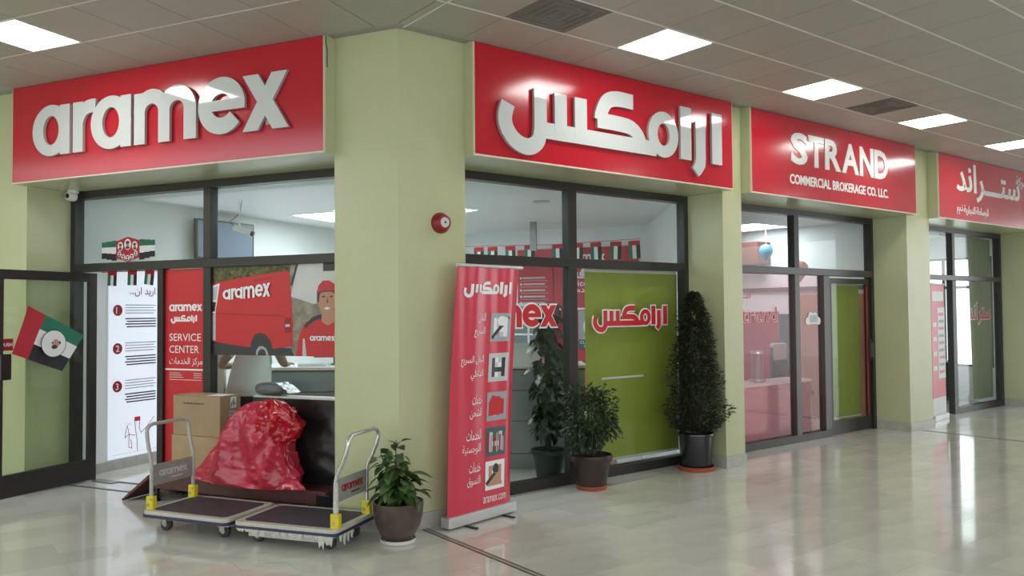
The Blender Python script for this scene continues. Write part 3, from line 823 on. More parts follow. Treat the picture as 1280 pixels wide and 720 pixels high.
pr(b, [(VX0, 1.99), (-5.3, 2.03), (-5.0, 2.06), (-4.75, 2.085), (-4.715, 2.08), (-4.70, 1.9), (-4.675, 1.6), (-4.68, 1.40), (-4.90, 1.375), (-5.15, 1.385), (-5.4, 1.41), (VX0, 1.44)], 'print_red')
pr(b, [(-5.165, 1.37), (-5.15, 1.44), (-5.11, 1.50), (-5.05, 1.525), (-4.98, 1.505), (-4.925, 1.45), (-4.90, 1.375), (-4.95, VZ0), (-5.15, VZ0)], 'print_dark')
pr(b, [(-5.095 + .0, VZ0), (-5.09, 1.36), (-5.06, 1.395), (-5.02, 1.40), (-4.98, 1.38), (-4.955, 1.34), (-4.95, VZ0)], 'print_grey')
pr(b, [(-5.075, VZ0), (-5.065, 1.35), (-5.03, 1.375), (-4.99, 1.36), (-4.972, VZ0)], 'print_dark')
pr(b, [(VX0, 1.70), (-5.58, 1.70), (-5.527, 1.98), (-5.535, 1.985), (VX0, 1.965)], 'print_white')
pr(b, [(VX0, 1.83), (-5.565, 1.83), (-5.543, 1.965), (VX0, 1.945)], 'print_pale')
pr(b, [(VX0, 1.72), (-5.585, 1.72), (-5.57, 1.81), (VX0, 1.81)], 'print_dark')
pr(b, [(VX0, 1.45), (-5.575, 1.445), (-5.575, 1.70), (VX0, 1.69)], 'print_pale')
pr(b, [(-5.56, 1.699), (-4.78, 1.672), (-4.78, 1.677), (-5.56, 1.704)], 'print_red2')
pr(b, [(-5.1, 1.999), (-4.9, 2.028), (-4.9, 2.032), (-5.1, 2.003)], 'print_red2')
pr(b, [(-4.765, 1.52), (-4.70, 1.525), (-4.70, 1.66), (-4.765, 1.655)], 'print_red2')
pr(b, [(-4.755, 1.575), (-4.705, 1.577), (-4.705, 1.60), (-4.755, 1.598)], 'print_pale')
# the courier
pr(b, [(-4.64, VZ0), (-4.60, 1.50), (-4.53, 1.62), (-4.43, 1.655), (-4.10, 1.655), (-4.02, 1.60), (VX1, 1.50), (VX1, VZ0)], 'print_red')
pr(b, [(-4.55, 1.585), (-4.45, 1.665), (-4.36, 1.69), (-4.345, 1.655), (-4.44, 1.625), (-4.53, 1.56)], 'print_dark')
pr(b, [(-4.565, VZ0), (-4.56, 1.47), (-4.54, 1.47), (-4.52, VZ0)], 'print_pale')
pr(b, [(-4.355, 1.62), (-4.355, 1.72), (-4.22, 1.72), (-4.22, 1.62), (-4.29, 1.585)], 'print_skin')
pr(b, [(-4.395, 1.84), (-4.385, 1.76), (-4.345, 1.69), (-4.295, 1.665), (-4.245, 1.69), (-4.21, 1.76), (-4.205, 1.88), (-4.39, 1.88)], 'print_skin')
pr(b, [(-4.405, 1.79), (-4.405, 1.90), (-4.35, 1.91), (-4.375, 1.86), (-4.385, 1.79)], 'print_dark')
pr(b, [(-4.405, 1.87), (-4.39, 1.94), (-4.34, 1.985), (-4.28, 1.985), (-4.215, 1.95), (-4.195, 1.87), (-4.25, 1.905), (-4.33, 1.905)], 'print_red')
pr(b, [(-4.375, 1.878), (-4.325, 1.902), (-4.245, 1.902), (-4.197, 1.87), (-4.20, 1.86), (-4.25, 1.885), (-4.32, 1.885)], 'print_red2')
for x in (-4.335, -4.25): pr(b, [(x - .017, 1.838), (x + .017, 1.838), (x + .012, 1.85), (x - .012, 1.85)], 'print_dark')
pr(b, [(-4.30, 1.79), (-4.285, 1.79), (-4.29, 1.83)], 'print_red2')
pr(b, [(-4.33, 1.74), (-4.295, 1.726), (-4.26, 1.74), (-4.295, 1.752)], 'print_white')
b.build('picture', parent=t)
b = MB()
kx = .0
put_mark(latin_letters(), lambda p: (-5.48 + (p[0] + 7.184) * .185, 1.825 + (p[1] - 3.2) * (.21 + .02 * (p[0] + 7.184)) + .010 * (p[0] + 7.184)), PY - .0135, PY - .0125, 'print_white', mb=b)
put_mark(latin_letters(), fitT(-4.478, 1.452, .27, 'latin'), PY - .0155, PY - .0145, 'print_white', mb=b)
b.build('lettering', parent=t)

# flag banner on the transom glass
def flagquad(b, x0, x1, z0, z1, y, th=.002):
    h = (z1 - z0) / 3
    for i, m in enumerate(('flagblack', 'flagwhite', 'flaggreen')): b.box(x0, x1, y, y + th, z0 + i * h, z0 + (i + 1) * h, m)
t = thing('flag_sticker', 'wide flag sticker with round portraits on the window above the doorway', 'sticker', ML, (0, 0, 0))
wings = (MB(), MB())
for k in range(3):
    h0 = [2.27 - .012 * k, 2.327 - .006 * k, 2.384, 2.437 + .006 * k]
    for i, m in enumerate(('flagblack', 'flagwhite', 'flaggreen')):
        for xa, xb in ((-7.09 + .07 * k, -7.09 + .07 * (k + 1)), (-6.36 - .07 * k, -6.36 - .07 * (k + 1))):
            wings[0 if xa < -6.7 else 1].box(min(xa, xb), max(xa, xb), PY, PY + .003, h0[i], h0[i + 1], m)
for b in wings: b.build('wing', parent=t)
MB().prism([(-6.885, 2.27), (-6.725, 2.228), (-6.565, 2.27), (-6.565, 2.44), (-6.725, 2.482), (-6.885, 2.44)], PY - .002, PY + .003, 'flagred').build('centre', parent=t)
for x, z, r in [(-6.825, 2.388, .045), (-6.725, 2.405, .056), (-6.628, 2.388, .045), (-6.838, 2.31, .028), (-6.783, 2.278, .030), (-6.725, 2.268, .030), (-6.667, 2.278, .030), (-6.612, 2.31, .028)]:
    b = MB().disc(x, z, r * .82, r, PY - .003, PY, 'print_white').disc(x, z - r * .1, r * .38, r * .5, PY - .0036, PY, 'print_skin').disc(x, z + r * .35, r * .45, r * .28, PY - .004, PY, 'print_dark').disc(x, z - r * .6, r * .5, r * .25, PY - .004, PY, 'print_dark')
    b.build('portrait', parent=t)
# small tag on the transom
# bunting in the doorway
t = thing('bunting', 'row of small national flags hanging in the doorway under the transom', 'bunting', ML, (0, GY + .13, 2.14))
MB().box(-7.2, -6.3, -.002, .002, -.004, .003, 'flagred').build('string', parent=t)
def small_flag(parent, x, tilt=0.0, w=.125, h=.145, z=0.0):
    r = -.26 * h
    b = MB().box(-w / 2, w / 2, -.0015, .0015, r, 0, 'flagred').box(-w / 2, -w / 6, -.0015, .0015, -h, r, 'flaggreen').box(-w / 6, w / 6, -.0015, .0015, -h, r, 'flagwhite').box(w / 6, w / 2, -.0015, .0015, -h, r, 'flagblack')
    o = b.build('flag', parent=parent); o.location = (x, -.004, z); o.rotation_euler = (0, tilt, 0); return o
small_flag(t, -7.04, .05); small_flag(t, -6.76, .03); small_flag(t, -6.52, .12)

# steps poster on the inside wall
t = thing('instruction_poster', 'tall white arabic instruction poster with red numbers one to three inside the doorway', 'poster', ML @ Matrix.Translation((XL0 + .001, 0, 0)) @ Matrix.Rotation(math.radians(90), 4, 'Z'), (0, 0, 0))
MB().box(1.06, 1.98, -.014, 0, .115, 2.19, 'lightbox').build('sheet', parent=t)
b = MB(); f = -.0155
put_text(b, 'اريد ان...', 1.33, 1.90, 'print_red2', w=.36, y=f, bold=.01)
for n, z in (('1', 1.745), ('2', 1.322), ('3', .905)):
    b.disc(1.175, z, .062, .062, f, -.0135, 'print_red2'); put_text(b, n, 1.152, z - .036, 'print_white', h=.072, y=f - .0008, bold=.01)
    for i in range(4): b.box(1.275, 1.70 - .03 * (i % 2), f, -.0138, z + .055 - .03 * i, z + .065 - .03 * i, 'print_grey')
    for i in range(4): b.box(1.275 + .02 * (i % 2), 1.70, f, -.0138, z - .10 - .03 * i, z - .086 - .03 * i, 'print_dark')
b.box(1.1, 1.95, f, -.0138, .155, .158, 'print_grey')
put_text(b, 'خدمات', 1.28, .47, 'print_red2', w=.09, y=f)
for seg in [[(1.45, .16), (1.44, .30), (1.42, .42), (1.41, .50), (1.48, .50), (1.47, .42), (1.50, .36), (1.58, .42), (1.68, .52)], [(1.42, .34), (1.33, .36), (1.28, .33), (1.29, .40), (1.31, .46), (1.335, .36), (1.33, .22), (1.37, .20), (1.36, .30)]]:
    b.stroke(seg, .007, f, -.0138, 'print_red2')
b.box(1.405, 1.485, f - .0004, -.0138, .50, .545, 'print_red')
b.build('lettering', parent=t)

# flag on the open door
TL_, BL_, BR_, TR_ = Vector((-.047, 1.79)), Vector((-.205, 1.34)), Vector((.31, 1.144)), Vector((.558, 1.49))
def door_pt(u, v, off=0.0):
    p = TL_ * (1 - u) * v + BL_ * (1 - u) * (1 - v) + BR_ * u * (1 - v) + TR_ * u * v
    return (-7.25 + .018 + off + .006 * math.sin(u * 9 + v * 3), p.x, p.y)
t = thing('national_flag', 'flag with an oval portrait stuck at a slant on the open glass door', 'flag', ML, (0, 0, 0))
def flag_patch(name, u0, u1, v0, v1, m, off=0.0, n=8):
    b = MB(); g = []
    for a in (0, -.002):
        for j in range(n + 1):
            for i in range(n + 1): g.append(door_pt(u0 + (u1 - u0) * i / n, v0 + (v1 - v0) * j / n, off + a))
    k = (n + 1) ** 2; fs = []
    for j in range(n):
        for i in range(n):
            q = j * (n + 1) + i
            fs += [(q, q + 1, q + n + 2, q + n + 1), (k + q, k + q + n + 1, k + q + n + 2, k + q + 1)]
    b.add(g, fs, m)
    return b.build(name, parent=t)
flag_patch('red_band', 0, .30, 0, 1, 'flagred'); flag_patch('green_band', .30, 1, .68, 1, 'flaggreen'); flag_patch('white_band', .30, 1, .34, .68, 'flagwhite'); flag_patch('black_band', .30, 1, 0, .34, 'flagblack')
def oval(b, cu, cv, ru, rv, m, off):
    n = 26; vs_ = [door_pt(cu, cv, off)] + [(door_pt(cu, cv, off)[0], door_pt(cu, cv)[1] + ru * math.cos(2 * math.pi * i / n), door_pt(cu, cv)[2] + rv * math.sin(2 * math.pi * i / n)) for i in range(n)]
    b.add(vs_, [(0, 1 + i, 1 + (i + 1) % n) for i in range(n)], m)
b = MB(); oval(b, .60, .51, .135, .135, 'print_dark', .005); oval(b, .60, .51, .128, .128, 'flagwhite', .0065); oval(b, .63, .52, .034, .046, 'print_skin', .008); oval(b, .63, .545, .05, .02, 'print_dark', .0075); oval(b, .63, .445, .03, .02, 'print_dark', .009)
b.build('portrait', parent=t)
t = thing('push_sticker', 'small red PUSH sticker on the open glass door', 'sticker', ML @ Matrix.Translation((-7.25 + .006, 0, 0)) @ Matrix.Rotation(math.radians(90), 4, 'Z'), (0, 0, 0))
MB().box(-.325, -.188, -.003, 0, 1.372, 1.482, 'print_red2').build('sheet', parent=t)
b = MB(); put_text(b, 'PUSH', -.297, 1.412, 'print_white', w=.10, y=-.0036, bold=.012); b.build('lettering', parent=t)

# ================================================================== GRAPHICS ON THE RIGHT SHOP FRONT
def sticker_word(label, letters, T, m='print_red', g=.034):
    t = thing('window_lettering', label, 'lettering', MR, (0, 0, 0))
    b = MB(); put_mark(letters(g), T, PY, PY + .003, 'print_white', mb=b); b.build('outline', parent=t)
    b = MB(); put_mark(letters(0), T, PY - .004, PY, m, mb=b); b.build('letters', parent=t)
sticker_word('red latin word with white outline stuck on the window behind the banner stand', latin_letters, fitT(5.106 - 1.354, 1.548, 1.354, 'latin'))
sticker_word('red arabic word with white outline stuck on the window over the green blind', arabic_letters, fitT(5.584, 1.545, 1.108, 'arabic'))
t = thing('window_lettering', 'thin red word Strand with its arabic on the brokerage window', 'lettering', MR, (0, 0, 0))
b = MB(); put_text(b, 'Strand', 7.86, 1.535, 'print_white', w=.87, h=.20, y=PY + .002, bold=.03); b.build('outline', parent=t)
b = MB(); put_text(b, 'Strand', 7.87, 1.54, 'print_red', w=.85, h=.19, y=PY - .001, bold=.0); put_text(b, 'ستراند', 7.72, 1.80, 'print_red', w=.47, h=.13, y=PY - .001); b.build('letters', parent=t)
t = thing('window_lettering', 'red arabic word with white outline on the farthest shop window', 'lettering', MR, (0, 0, 0))
b = MB(); put_text(b, 'ستراند', 14.08, 1.40, 'print_white', w=.80, h=.39, y=PY + .002, bold=.03); b.build('outline', parent=t)
b = MB(); put_text(b, 'ستراند', 14.10, 1.42, 'print_red', w=.76, h=.35, y=PY - .001, bold=.008); b.build('letters', parent=t)
t = thing('cloud_sticker', 'small pale cloud shaped sticker on the brokerage sidelight', 'sticker', MR, (0, 0, 0))
b = MB()
for x, z, r in [(9.40, 1.54, .05), (9.47, 1.59, .065), (9.56, 1.58, .07), (9.64, 1.54, .05)]: b.disc(x, z, r, r, PY - .0005 * len(b.f) / 30, PY + .003, 'print_white')
b.box(9.37, 9.67, PY - .002, PY + .003, 1.50, 1.56, 'print_white')
b.build('sheet', parent=t)
b = MB()
for i in range(6): b.box(9.45 + .03 * i, 9.458 + .03 * i, PY - .006, PY - .004, 1.52, 1.62, 'print_grey')
b.build('lettering', parent=t)

# lime blinds behind the glass
def blind(label, x0, x1, z0, z1, y, slit=None):
    t = thing('roller_blind', label, 'blind', MR, (0, 0, 0))
    n = 10; b = MB(); vs_ = []
    for i in range(n + 1):
        x = x0 + (x1 - x0) * i / n; yy = y + .004 * math.sin(i * 2.1)
        vs_ += [(x, yy, z0), (x, yy, z1), (x, yy + .003, z0), (x, yy + .003, z1)]
    fs = []
    for i in range(n):
        a = 4 * i
        fs += [(a, a + 4, a + 5, a + 1), (a + 2, a + 3, a + 7, a + 6)]
    b.add(vs_, fs, 'blind'); b.build('fabric', parent=t)
    MB().tube([(x0, y + .03, z1 + .01), (x1, y + .03, z1 + .01)], .024, 'camw', 14).build('roller', parent=t, smooth=True)
    MB().box(x0, x1, y - .008, y + .010, z0 - .012, z0 + .012, 'camw').build('bottom_rail', parent=t, bevel=.003)
    if slit: MB().box(slit[0], slit[1], y - .010, y - .005, slit[2] - .011, slit[2] + .011, 'camw').build('light_line', parent=t)  # white strip stands in for the bright line of light across the blind
blind('wide lime green blind behind the arabic lettered window', 5.58, 6.99, .14, 2.10, GY + .15, (5.80, 6.42, .99))
blind('narrow lime green blind behind the brokerage door', 9.99, 10.81, .20, 2.02, GY + .13)
o = MB().tube([(5.93, GY + .09, .121), (6.30, GY + .085, .121)], .026, 'print_white', 14).build('paper_roll', matrix=MR, smooth=True)
tag(o, 'white paper roll lying on the window sill below the lime blind', 'paper roll')

# ================================================================== ROLL-UP BANNER
B0, B1 = Vector((3.385, -.03, 0)), Vector((4.135, .115, 0))
bx = (B1 - B0); BWD = bx.length; bxn = bx.normalized()
ban_m = Matrix.Translation(B0) @ Matrix.Rotation(math.atan2(bx.y, bx.x), 4, 'Z')
t = thing('banner_stand', 'red roll-up banner stand with arabic service list beside the corner pillar', 'banner', MR @ ban_m, (0, 0, 0))
HB = 2.07
def sheet(u, v, off=0.0):
    """u in metres across 0..BWD, v in metres up"""
    k = v / HB
    curl = max(0, (u - .86 * BWD) / (.14 * BWD))
    y = -.015 - .05 * k + .010 * math.sin(u * 16 + 1.0) * k + .006 * math.sin(u * 33 + v * 2) * k + .035 * curl ** 1.5 * (1 - .0 * k)
    x = u + .085 * k ** 1.25 + (-.02 * math.sin(k * math.pi))
    return (x, y - off, v)
n, mm = 48, 24; vs_, fs = [], []
for a in (0, -.002):
    for j in range(mm + 1):
        for i in range(n + 1): vs_.append(sheet(BWD * i / n, .085 + (HB - .095) * j / mm, a))
K = (n + 1) * (mm + 1)
for j in range(mm):
    for i in range(n):
        q = j * (n + 1) + i; fs += [(q, q + 1, q + n + 2, q + n + 1), (K + q, K + q + n + 1, K + q + n + 2, K + q + 1)]
MB().add(vs_, fs, 'print_pink').build('sheet', parent=t, smooth=True)
b = MB().box(-.012, BWD + .012, -.05, .05, .012, .095, 'alu'); b.build('base', parent=t, bevel=.008)
for x in (.16, BWD - .17): MB().box(x, x + .03, -.17, .10, .001, .014, 'black').build('foot', parent=t, bevel=.004)
top0, top1 = sheet(0, HB), sheet(BWD, HB)
MB().tube([(top0[0] - .01, top0[1], HB), (top1[0] + .01, top1[1] - .03, HB)], .014, 'alu', 12).build('top_rail', parent=t, smooth=True)
MB().tube([(BWD * .5, .03, .09), (sheet(BWD * .5, HB)[0], .02, HB * .99)], .008, 'alu', 8).build('pole', parent=t, smooth=True)
def on_sheet(b, name): b.map(lambda p: sheet(p.x, p.z, .003 - p.y)); b.build(name, parent=t)
b = MB(); put_mark(arabic_letters(), fitT(.085, 1.845, .545, 'arabic'), 0, .0005, 'print_white', mb=b); on_sheet(b, 'lettering')
rows = [(('النقل', 'السريع'), 1.50), (('النقل السريع', 'الداخلي'), 1.155), (('خدمات', 'الشحن'), .845), (('الخدمات', 'اللوجستية'), .56), (('خدمات', 'التسوق'), .30)]
wid = [(.10, .14), (.26, .15), (.12, .14), (.17, .21), (.13, .15)]
for (w_, z), ws in zip(rows, wid):
    for i, s_ in enumerate(w_):
        b = MB(); put_text(b, s_, 0, z + .105 - .115 * i, 'print_white', w=ws[i], h=.085, x1=.36, bold=.004); on_sheet(b, 'lettering')
b = MB(); put_text(b, 'aramex.com', .40, .135, 'print_white', w=.27, h=.05); on_sheet(b, 'lettering')
cols = [('print_grey', 'print_white', 'print_pale'), ('print_pale', 'print_white', 'print_dark'), ('print_grey', 'print_red', 'print_pale'), ('print_teal', 'print_pale', 'print_red2'), ('print_white', 'print_grey', 'print_skin')]
for i, z in enumerate((1.45, 1.12, .80, .51, .235)):
    b = MB(); x0, x1, h = .42, .645, .235
    m = cols[i]
    N = 6
    for k in range(N):
        for l in range(N):
            mm_ = m[(k * 7 + l * 5 + (k * l) % 3 + i) % 3] if 0 < k < N - 1 and 0 < l < N - 1 else m[0]
            xa, xb, za, zb = x0 + (x1 - x0) * k / N, x0 + (x1 - x0) * (k + 1) / N, z + h * l / N, z + h * (l + 1) / N
            b.add([(xa, 0, za), (xb, 0, za), (xb, 0, zb), (xa, 0, zb)], [(0, 1, 2, 3)], mm_)
    if i == 0: b.stroke([(x0 + .02, z + .03), (x0 + .12, z + .12), (x1 - .02, z + .20)], .03, -.0008, 0, 'print_dark').disc(x0 + .13, z + .17, .05, .04, -.001, 0, 'print_white')
    if i == 2: b.prism([(x0 + .02, z + .04), (x1 - .03, z + .05), (x1 - .03, z + .17), (x0 + .06, z + .21), (x0 + .02, z + .15)], -.001, 0, 'print_red')
    if i == 3:
        for k in range(6): b.box(x0 + .015 + .035 * k, x0 + .032 + .035 * k, -.001, 0, z + .03, z + .19 - .02 * (k % 3), 'print_grey' if k % 2 else 'print_red2')
    if i == 4: b.disc(x0 + .12, z + .165, .035, .045, -.001, 0, 'print_dark').prism([(x0 + .02, z + .03), (x0 + .20, z + .03), (x0 + .17, z + .12), (x0 + .10, z + .14)], -.0012, 0, 'print_skin').stroke([(x0 + .01, z + .05), (x0 + .11, z + .13)], .03, -.0014, 0, 'print_dark')
    b.map(lambda p: sheet(p.x, p.z, .003 - p.y)); b.build('photo_print', parent=t)

# ================================================================== HAND TRUCKS
def rounded_rect(w, h, r, n=6):
    out = []
    for cx, cy, a in ((w / 2 - r, h / 2 - r, 0), (-w / 2 + r, h / 2 - r, 90), (-w / 2 + r, -h / 2 + r, 180), (w / 2 - r, -h / 2 + r, 270)):
        for i in range(n + 1): out.append((cx + r * math.cos(math.radians(a + 90 * i / n)), cy + r * math.sin(math.radians(a + 90 * i / n))))
    return out
def hand_truck(label, x, y, rz, side, tube_m, torn, W=.87, D=.57, lean=.10):
    t = thing('platform_trolley', label, 'trolley', ML, (x, y, 0), rz, 'platform trolleys')
    ZD = .165
    MB().flat(rounded_rect(W, D, .05), ZD - .028, ZD + .004, 'deck').build('deck', parent=t, bevel=.004)
    MB().flat(rounded_rect(W + .02, D + .02, .058), ZD - .046, ZD - .022, 'bumper').build('bumper', parent=t, bevel=.006)
    MB().flat(rounded_rect(W - .10, D - .10, .05), ZD, ZD + .007, 'rubber').build('mat', parent=t)
    MB().box(-W / 2 + .05, W / 2 - .05, -D / 2 + .08, D / 2 - .08, ZD - .075, ZD - .04, 'deck').build('under_frame', parent=t)
    for sx in (-1, 1):
        for sy in (-1, 1):
            cx, cy = sx * (W / 2 - .13), sy * (D / 2 - .12)
            c = MB().box(cx - .035, cx + .035, cy - .032, cy + .032, ZD - .082, ZD - .07, 'steel').box(cx - .018, cx + .03, cy - .027, cy - .022, .045, ZD - .075, 'steel').box(cx - .018, cx + .03, cy + .022, cy + .027, .045, ZD - .075, 'steel').build('caster', parent=t)
            MB().lathe([(.018, -.019), (.046, -.019), (.052, -.012), (.052, .012), (.046, .019), (.018, .019)], 'wheel', 22, c=(cx + .01, cy, .052), axis='y').build('wheel', parent=c, smooth=True)
            MB().lathe([(.002, -.0215), (.022, -.0215), (.022, .0215), (.002, .0215)], 'steel', 16, c=(cx + .01, cy, .052), axis='y').build('hub', parent=c, smooth=True)
    hx = side * (W / 2 - .035); hy = D / 2 - .065
    prof = [(hx, ZD + .0), (hx, .30), (hx, .50), (hx + side * lean * .12, .55), (hx + side * lean * .5, .62), (hx + side * lean * .85, .70), (hx + side * lean, .76), (hx + side * lean, .785)]
    path = [(px, -hy, pz) for px, pz in prof]
    path += [(hx + side * lean, -hy + .02, .81), (hx + side * lean, -hy + .06, .825), (hx + side * lean, hy - .06, .825), (hx + side * lean, hy - .02, .81)]
    path += [(px, hy, pz) for px, pz in prof[::-1]]
    MB().tube(path, .015, tube_m, 12).build('handle', parent=t, smooth=True)
    pl = MB().box(hx - .006, hx + .006, -hy + .012, hy - .012, .345, .51, 'plate').build('name_plate', parent=t, bevel=.002)
    b = MB(); put_mark(latin_letters(), fitT(-.15, .41, .30, 'latin'), 0, .0008, 'print_red2' if torn else 'print_pale', mb=b)
    b.box(-.02, .10, 0, .0008, .378, .389, 'print_dark' if torn else 'print_pale')
    b.map(lambda p: (hx + .0075 - p.y, p.x, p.z))
    b.build('lettering', parent=pl)
    for sy in (-1, 1):
        br = MB().box(hx - .035, hx + .035, sy * hy - .022, sy * hy + .022, ZD + .002, ZD + .105, 'yellow').build('bracket', parent=t, bevel=.006)
        MB().lathe([(.001, -.026), (.012, -.026), (.012, .026), (.001, .026)], 'steel', 12, c=(hx - .012, sy * hy, ZD + .04), axis='y').build('bolt', parent=br, smooth=True)
        MB().lathe([(.001, -.026), (.009, -.026), (.009, .026), (.001, .026)], 'steel', 12, c=(hx + .015, sy * hy, ZD + .08), axis='y').build('bolt', parent=br, smooth=True)
    if torn:
        rng = random.Random(3)
        for k in range(13):
            px = -W / 2 + .08 + k * .062; l = rng.choice((.012, .018, .03, .022, .04)); w_ = rng.uniform(.045, .085)
            if k > 10: l += .05
            MB().prism([(px - w_ / 2, .125), (px + w_ / 2, .125), (px + w_ * .3, .12 - l), (px + w_ * .05, .12 - l * .6), (px - w_ * .25, .12 - l * .9)], -D / 2 - .013, -D / 2 - .010, 'tape').build('torn_tape', parent=t)
        for k in range(4):
            py = -D / 2 + .05 + k * .05; l = rng.uniform(.04, .09)
            MB().prism([(py - .02, .125), (py + .025, .125), (py + .01, .12 - l), (py - .01, .12 - l * .7)], -.0015, .0015, 'tape').map(lambda p: (W / 2 + .012 + p.y, p.x, p.z)).build('torn_tape', parent=t)
        MB().tube([(hx, -hy, ZD + .11), (hx, -hy, .30), (hx, -hy, .42), (hx, -hy, .49)], [.018, .021, .018, .017], 'tape', 10).build('handle_wrap', parent=t, smooth=True)
        MB().box(-W / 2 + .12, W / 2 - .16, -D / 2 + .03, -D / 2 + .06, .065, .12, 'tape').build('tape_skirt', parent=t)
    return t
hand_truck('grey platform trolley with cream handle parked by the red floor scale', -4.745, -.30, math.radians(1), -1, 'grey_metal', False, W=.835, lean=.05)
hand_truck('platform trolley wrapped in torn tape with chrome handle by the corner pillar', -3.84, -.27, math.radians(4), 1, 'chrome', True)

# ================================================================== FLOOR SCALE AND ITS LOAD
SX0, SX1, SY0, SY1, SZ = -5.95, -4.00, .20, .57, .235
t = thing('floor_scale', 'low maroon steel platform with ramp in front of the left window', 'platform', ML, (0, 0, 0))
MB().box(SX0, SX1, SY0, SY1, SZ - .03, SZ, 'maroon').build('top_plate', parent=t, bevel=.003)
MB().box(SX0 + .02, SX1 - .10, SY0 + .005, SY0 + .045, SZ - .115, SZ - .03, 'maroon').build('front_beam', parent=t, bevel=.003)
MB().box(SX0 + .02, SX1 - .10, SY1 - .045, SY1 - .005, SZ - .115, SZ - .03, 'maroon').build('rear_beam', parent=t, bevel=.003)
b = MB(); y0, y1 = SY0 - .075, SY1 - .02
b.add([(-6.20, y0, .012), (SX0, y0 + .07, SZ), (SX0, y1, SZ), (-6.20, y1, .012), (-6.185, y0, .0), (SX0, y0 + .07, SZ - .035), (SX0, y1, SZ - .035), (-6.185, y1, .0)],
      [(0, 1, 2, 3), (7, 6, 5, 4), (4, 5, 1, 0), (1, 5, 6, 2), (2, 6, 7, 3), (3, 7, 4, 0)], 'maroon')
b.build('ramp', parent=t)
for x in (SX0 + .06, SX1 - .18):
    for y in (SY0 + .04, SY1 - .04):
        MB().lathe([(.035, 0), (.035, .015), (.018, .03), (.018, SZ - .03)], 'black', 14, c=(x, y, 0)).build('foot', parent=t, smooth=True)

def carton(label, x0, x1, y0, y1, z0, z1, rz=0.0, open_top=False, m='card'):
    cx, cy = (x0 + x1) / 2, (y0 + y1) / 2
    t = thing('cardboard_box', label, 'box', ML, (cx, cy, z0), rz, 'cartons on the platform')
    w, d, h = (x1 - x0) / 2, (y1 - y0) / 2, z1 - z0
    MB().box(-w, w, -d, d, 0, h, m).build('body', parent=t, bevel=.004)
    if open_top:
        MB().box(-w - .002, w + .002, -d - .002, -.004, h, h + .006, m).build('flap', parent=t)
        MB().box(-w - .002, w + .002, .004, d + .002, h, h + .006, m).build('flap', parent=t)
        MB().box(-w * .9, w * .95, -.06, .05, h + .0062, h + .009, 'cardtape').build('tape', parent=t)
        MB().box(w * .35, w * .98, -d * .8, d * .3, h + .009, h + .0105, 'print_white').build('paper_label', parent=t)
        MB().box(w + .0003, w + .0015, d * .0, d * .55, h * .70, h * .98, 'print_white').build('paper_label', parent=t)
        b = MB()
        for k in range(4): b.box(w + .0016, w + .0024, d * (.05 + .12 * k), d * (.12 + .12 * k), h * (.72 + .06 * (k % 2)), h * (.84 + .05 * (k % 3)), 'print_dark')
        for k in range(3):
            for l in range(3): b.box(w + .0003, w + .0016, d * (-.1 + .2 * k), d * (.03 + .2 * k), h * (.42 + .08 * l), h * (.47 + .08 * l), 'print_pale')
        b.build('side_print', parent=t); b = MB()
        for k in range(16): b.box(-w * .55 + w * .055 * k, -w * .55 + w * .055 * k + w * .035, -d - .0012, -d, h * .80, h * (.835 if k % 3 else .845), 'print_dark')
        b.build('printing', parent=t)
    else:
        MB().box(-w - .001, w + .001, -.03, .03, h * .0, h + .0012, 'cardtape').build('tape', parent=t)
    return t
carton('lower plain brown cardboard box under a printed one on the maroon platform', -5.775, -5.215, .30, .555, SZ, .5985, 0, False, 'card2')
carton('upper brown cardboard box with labels stacked on a plain one', -5.755, -5.195, .295, .55, .6005, .955, math.radians(-1), True)

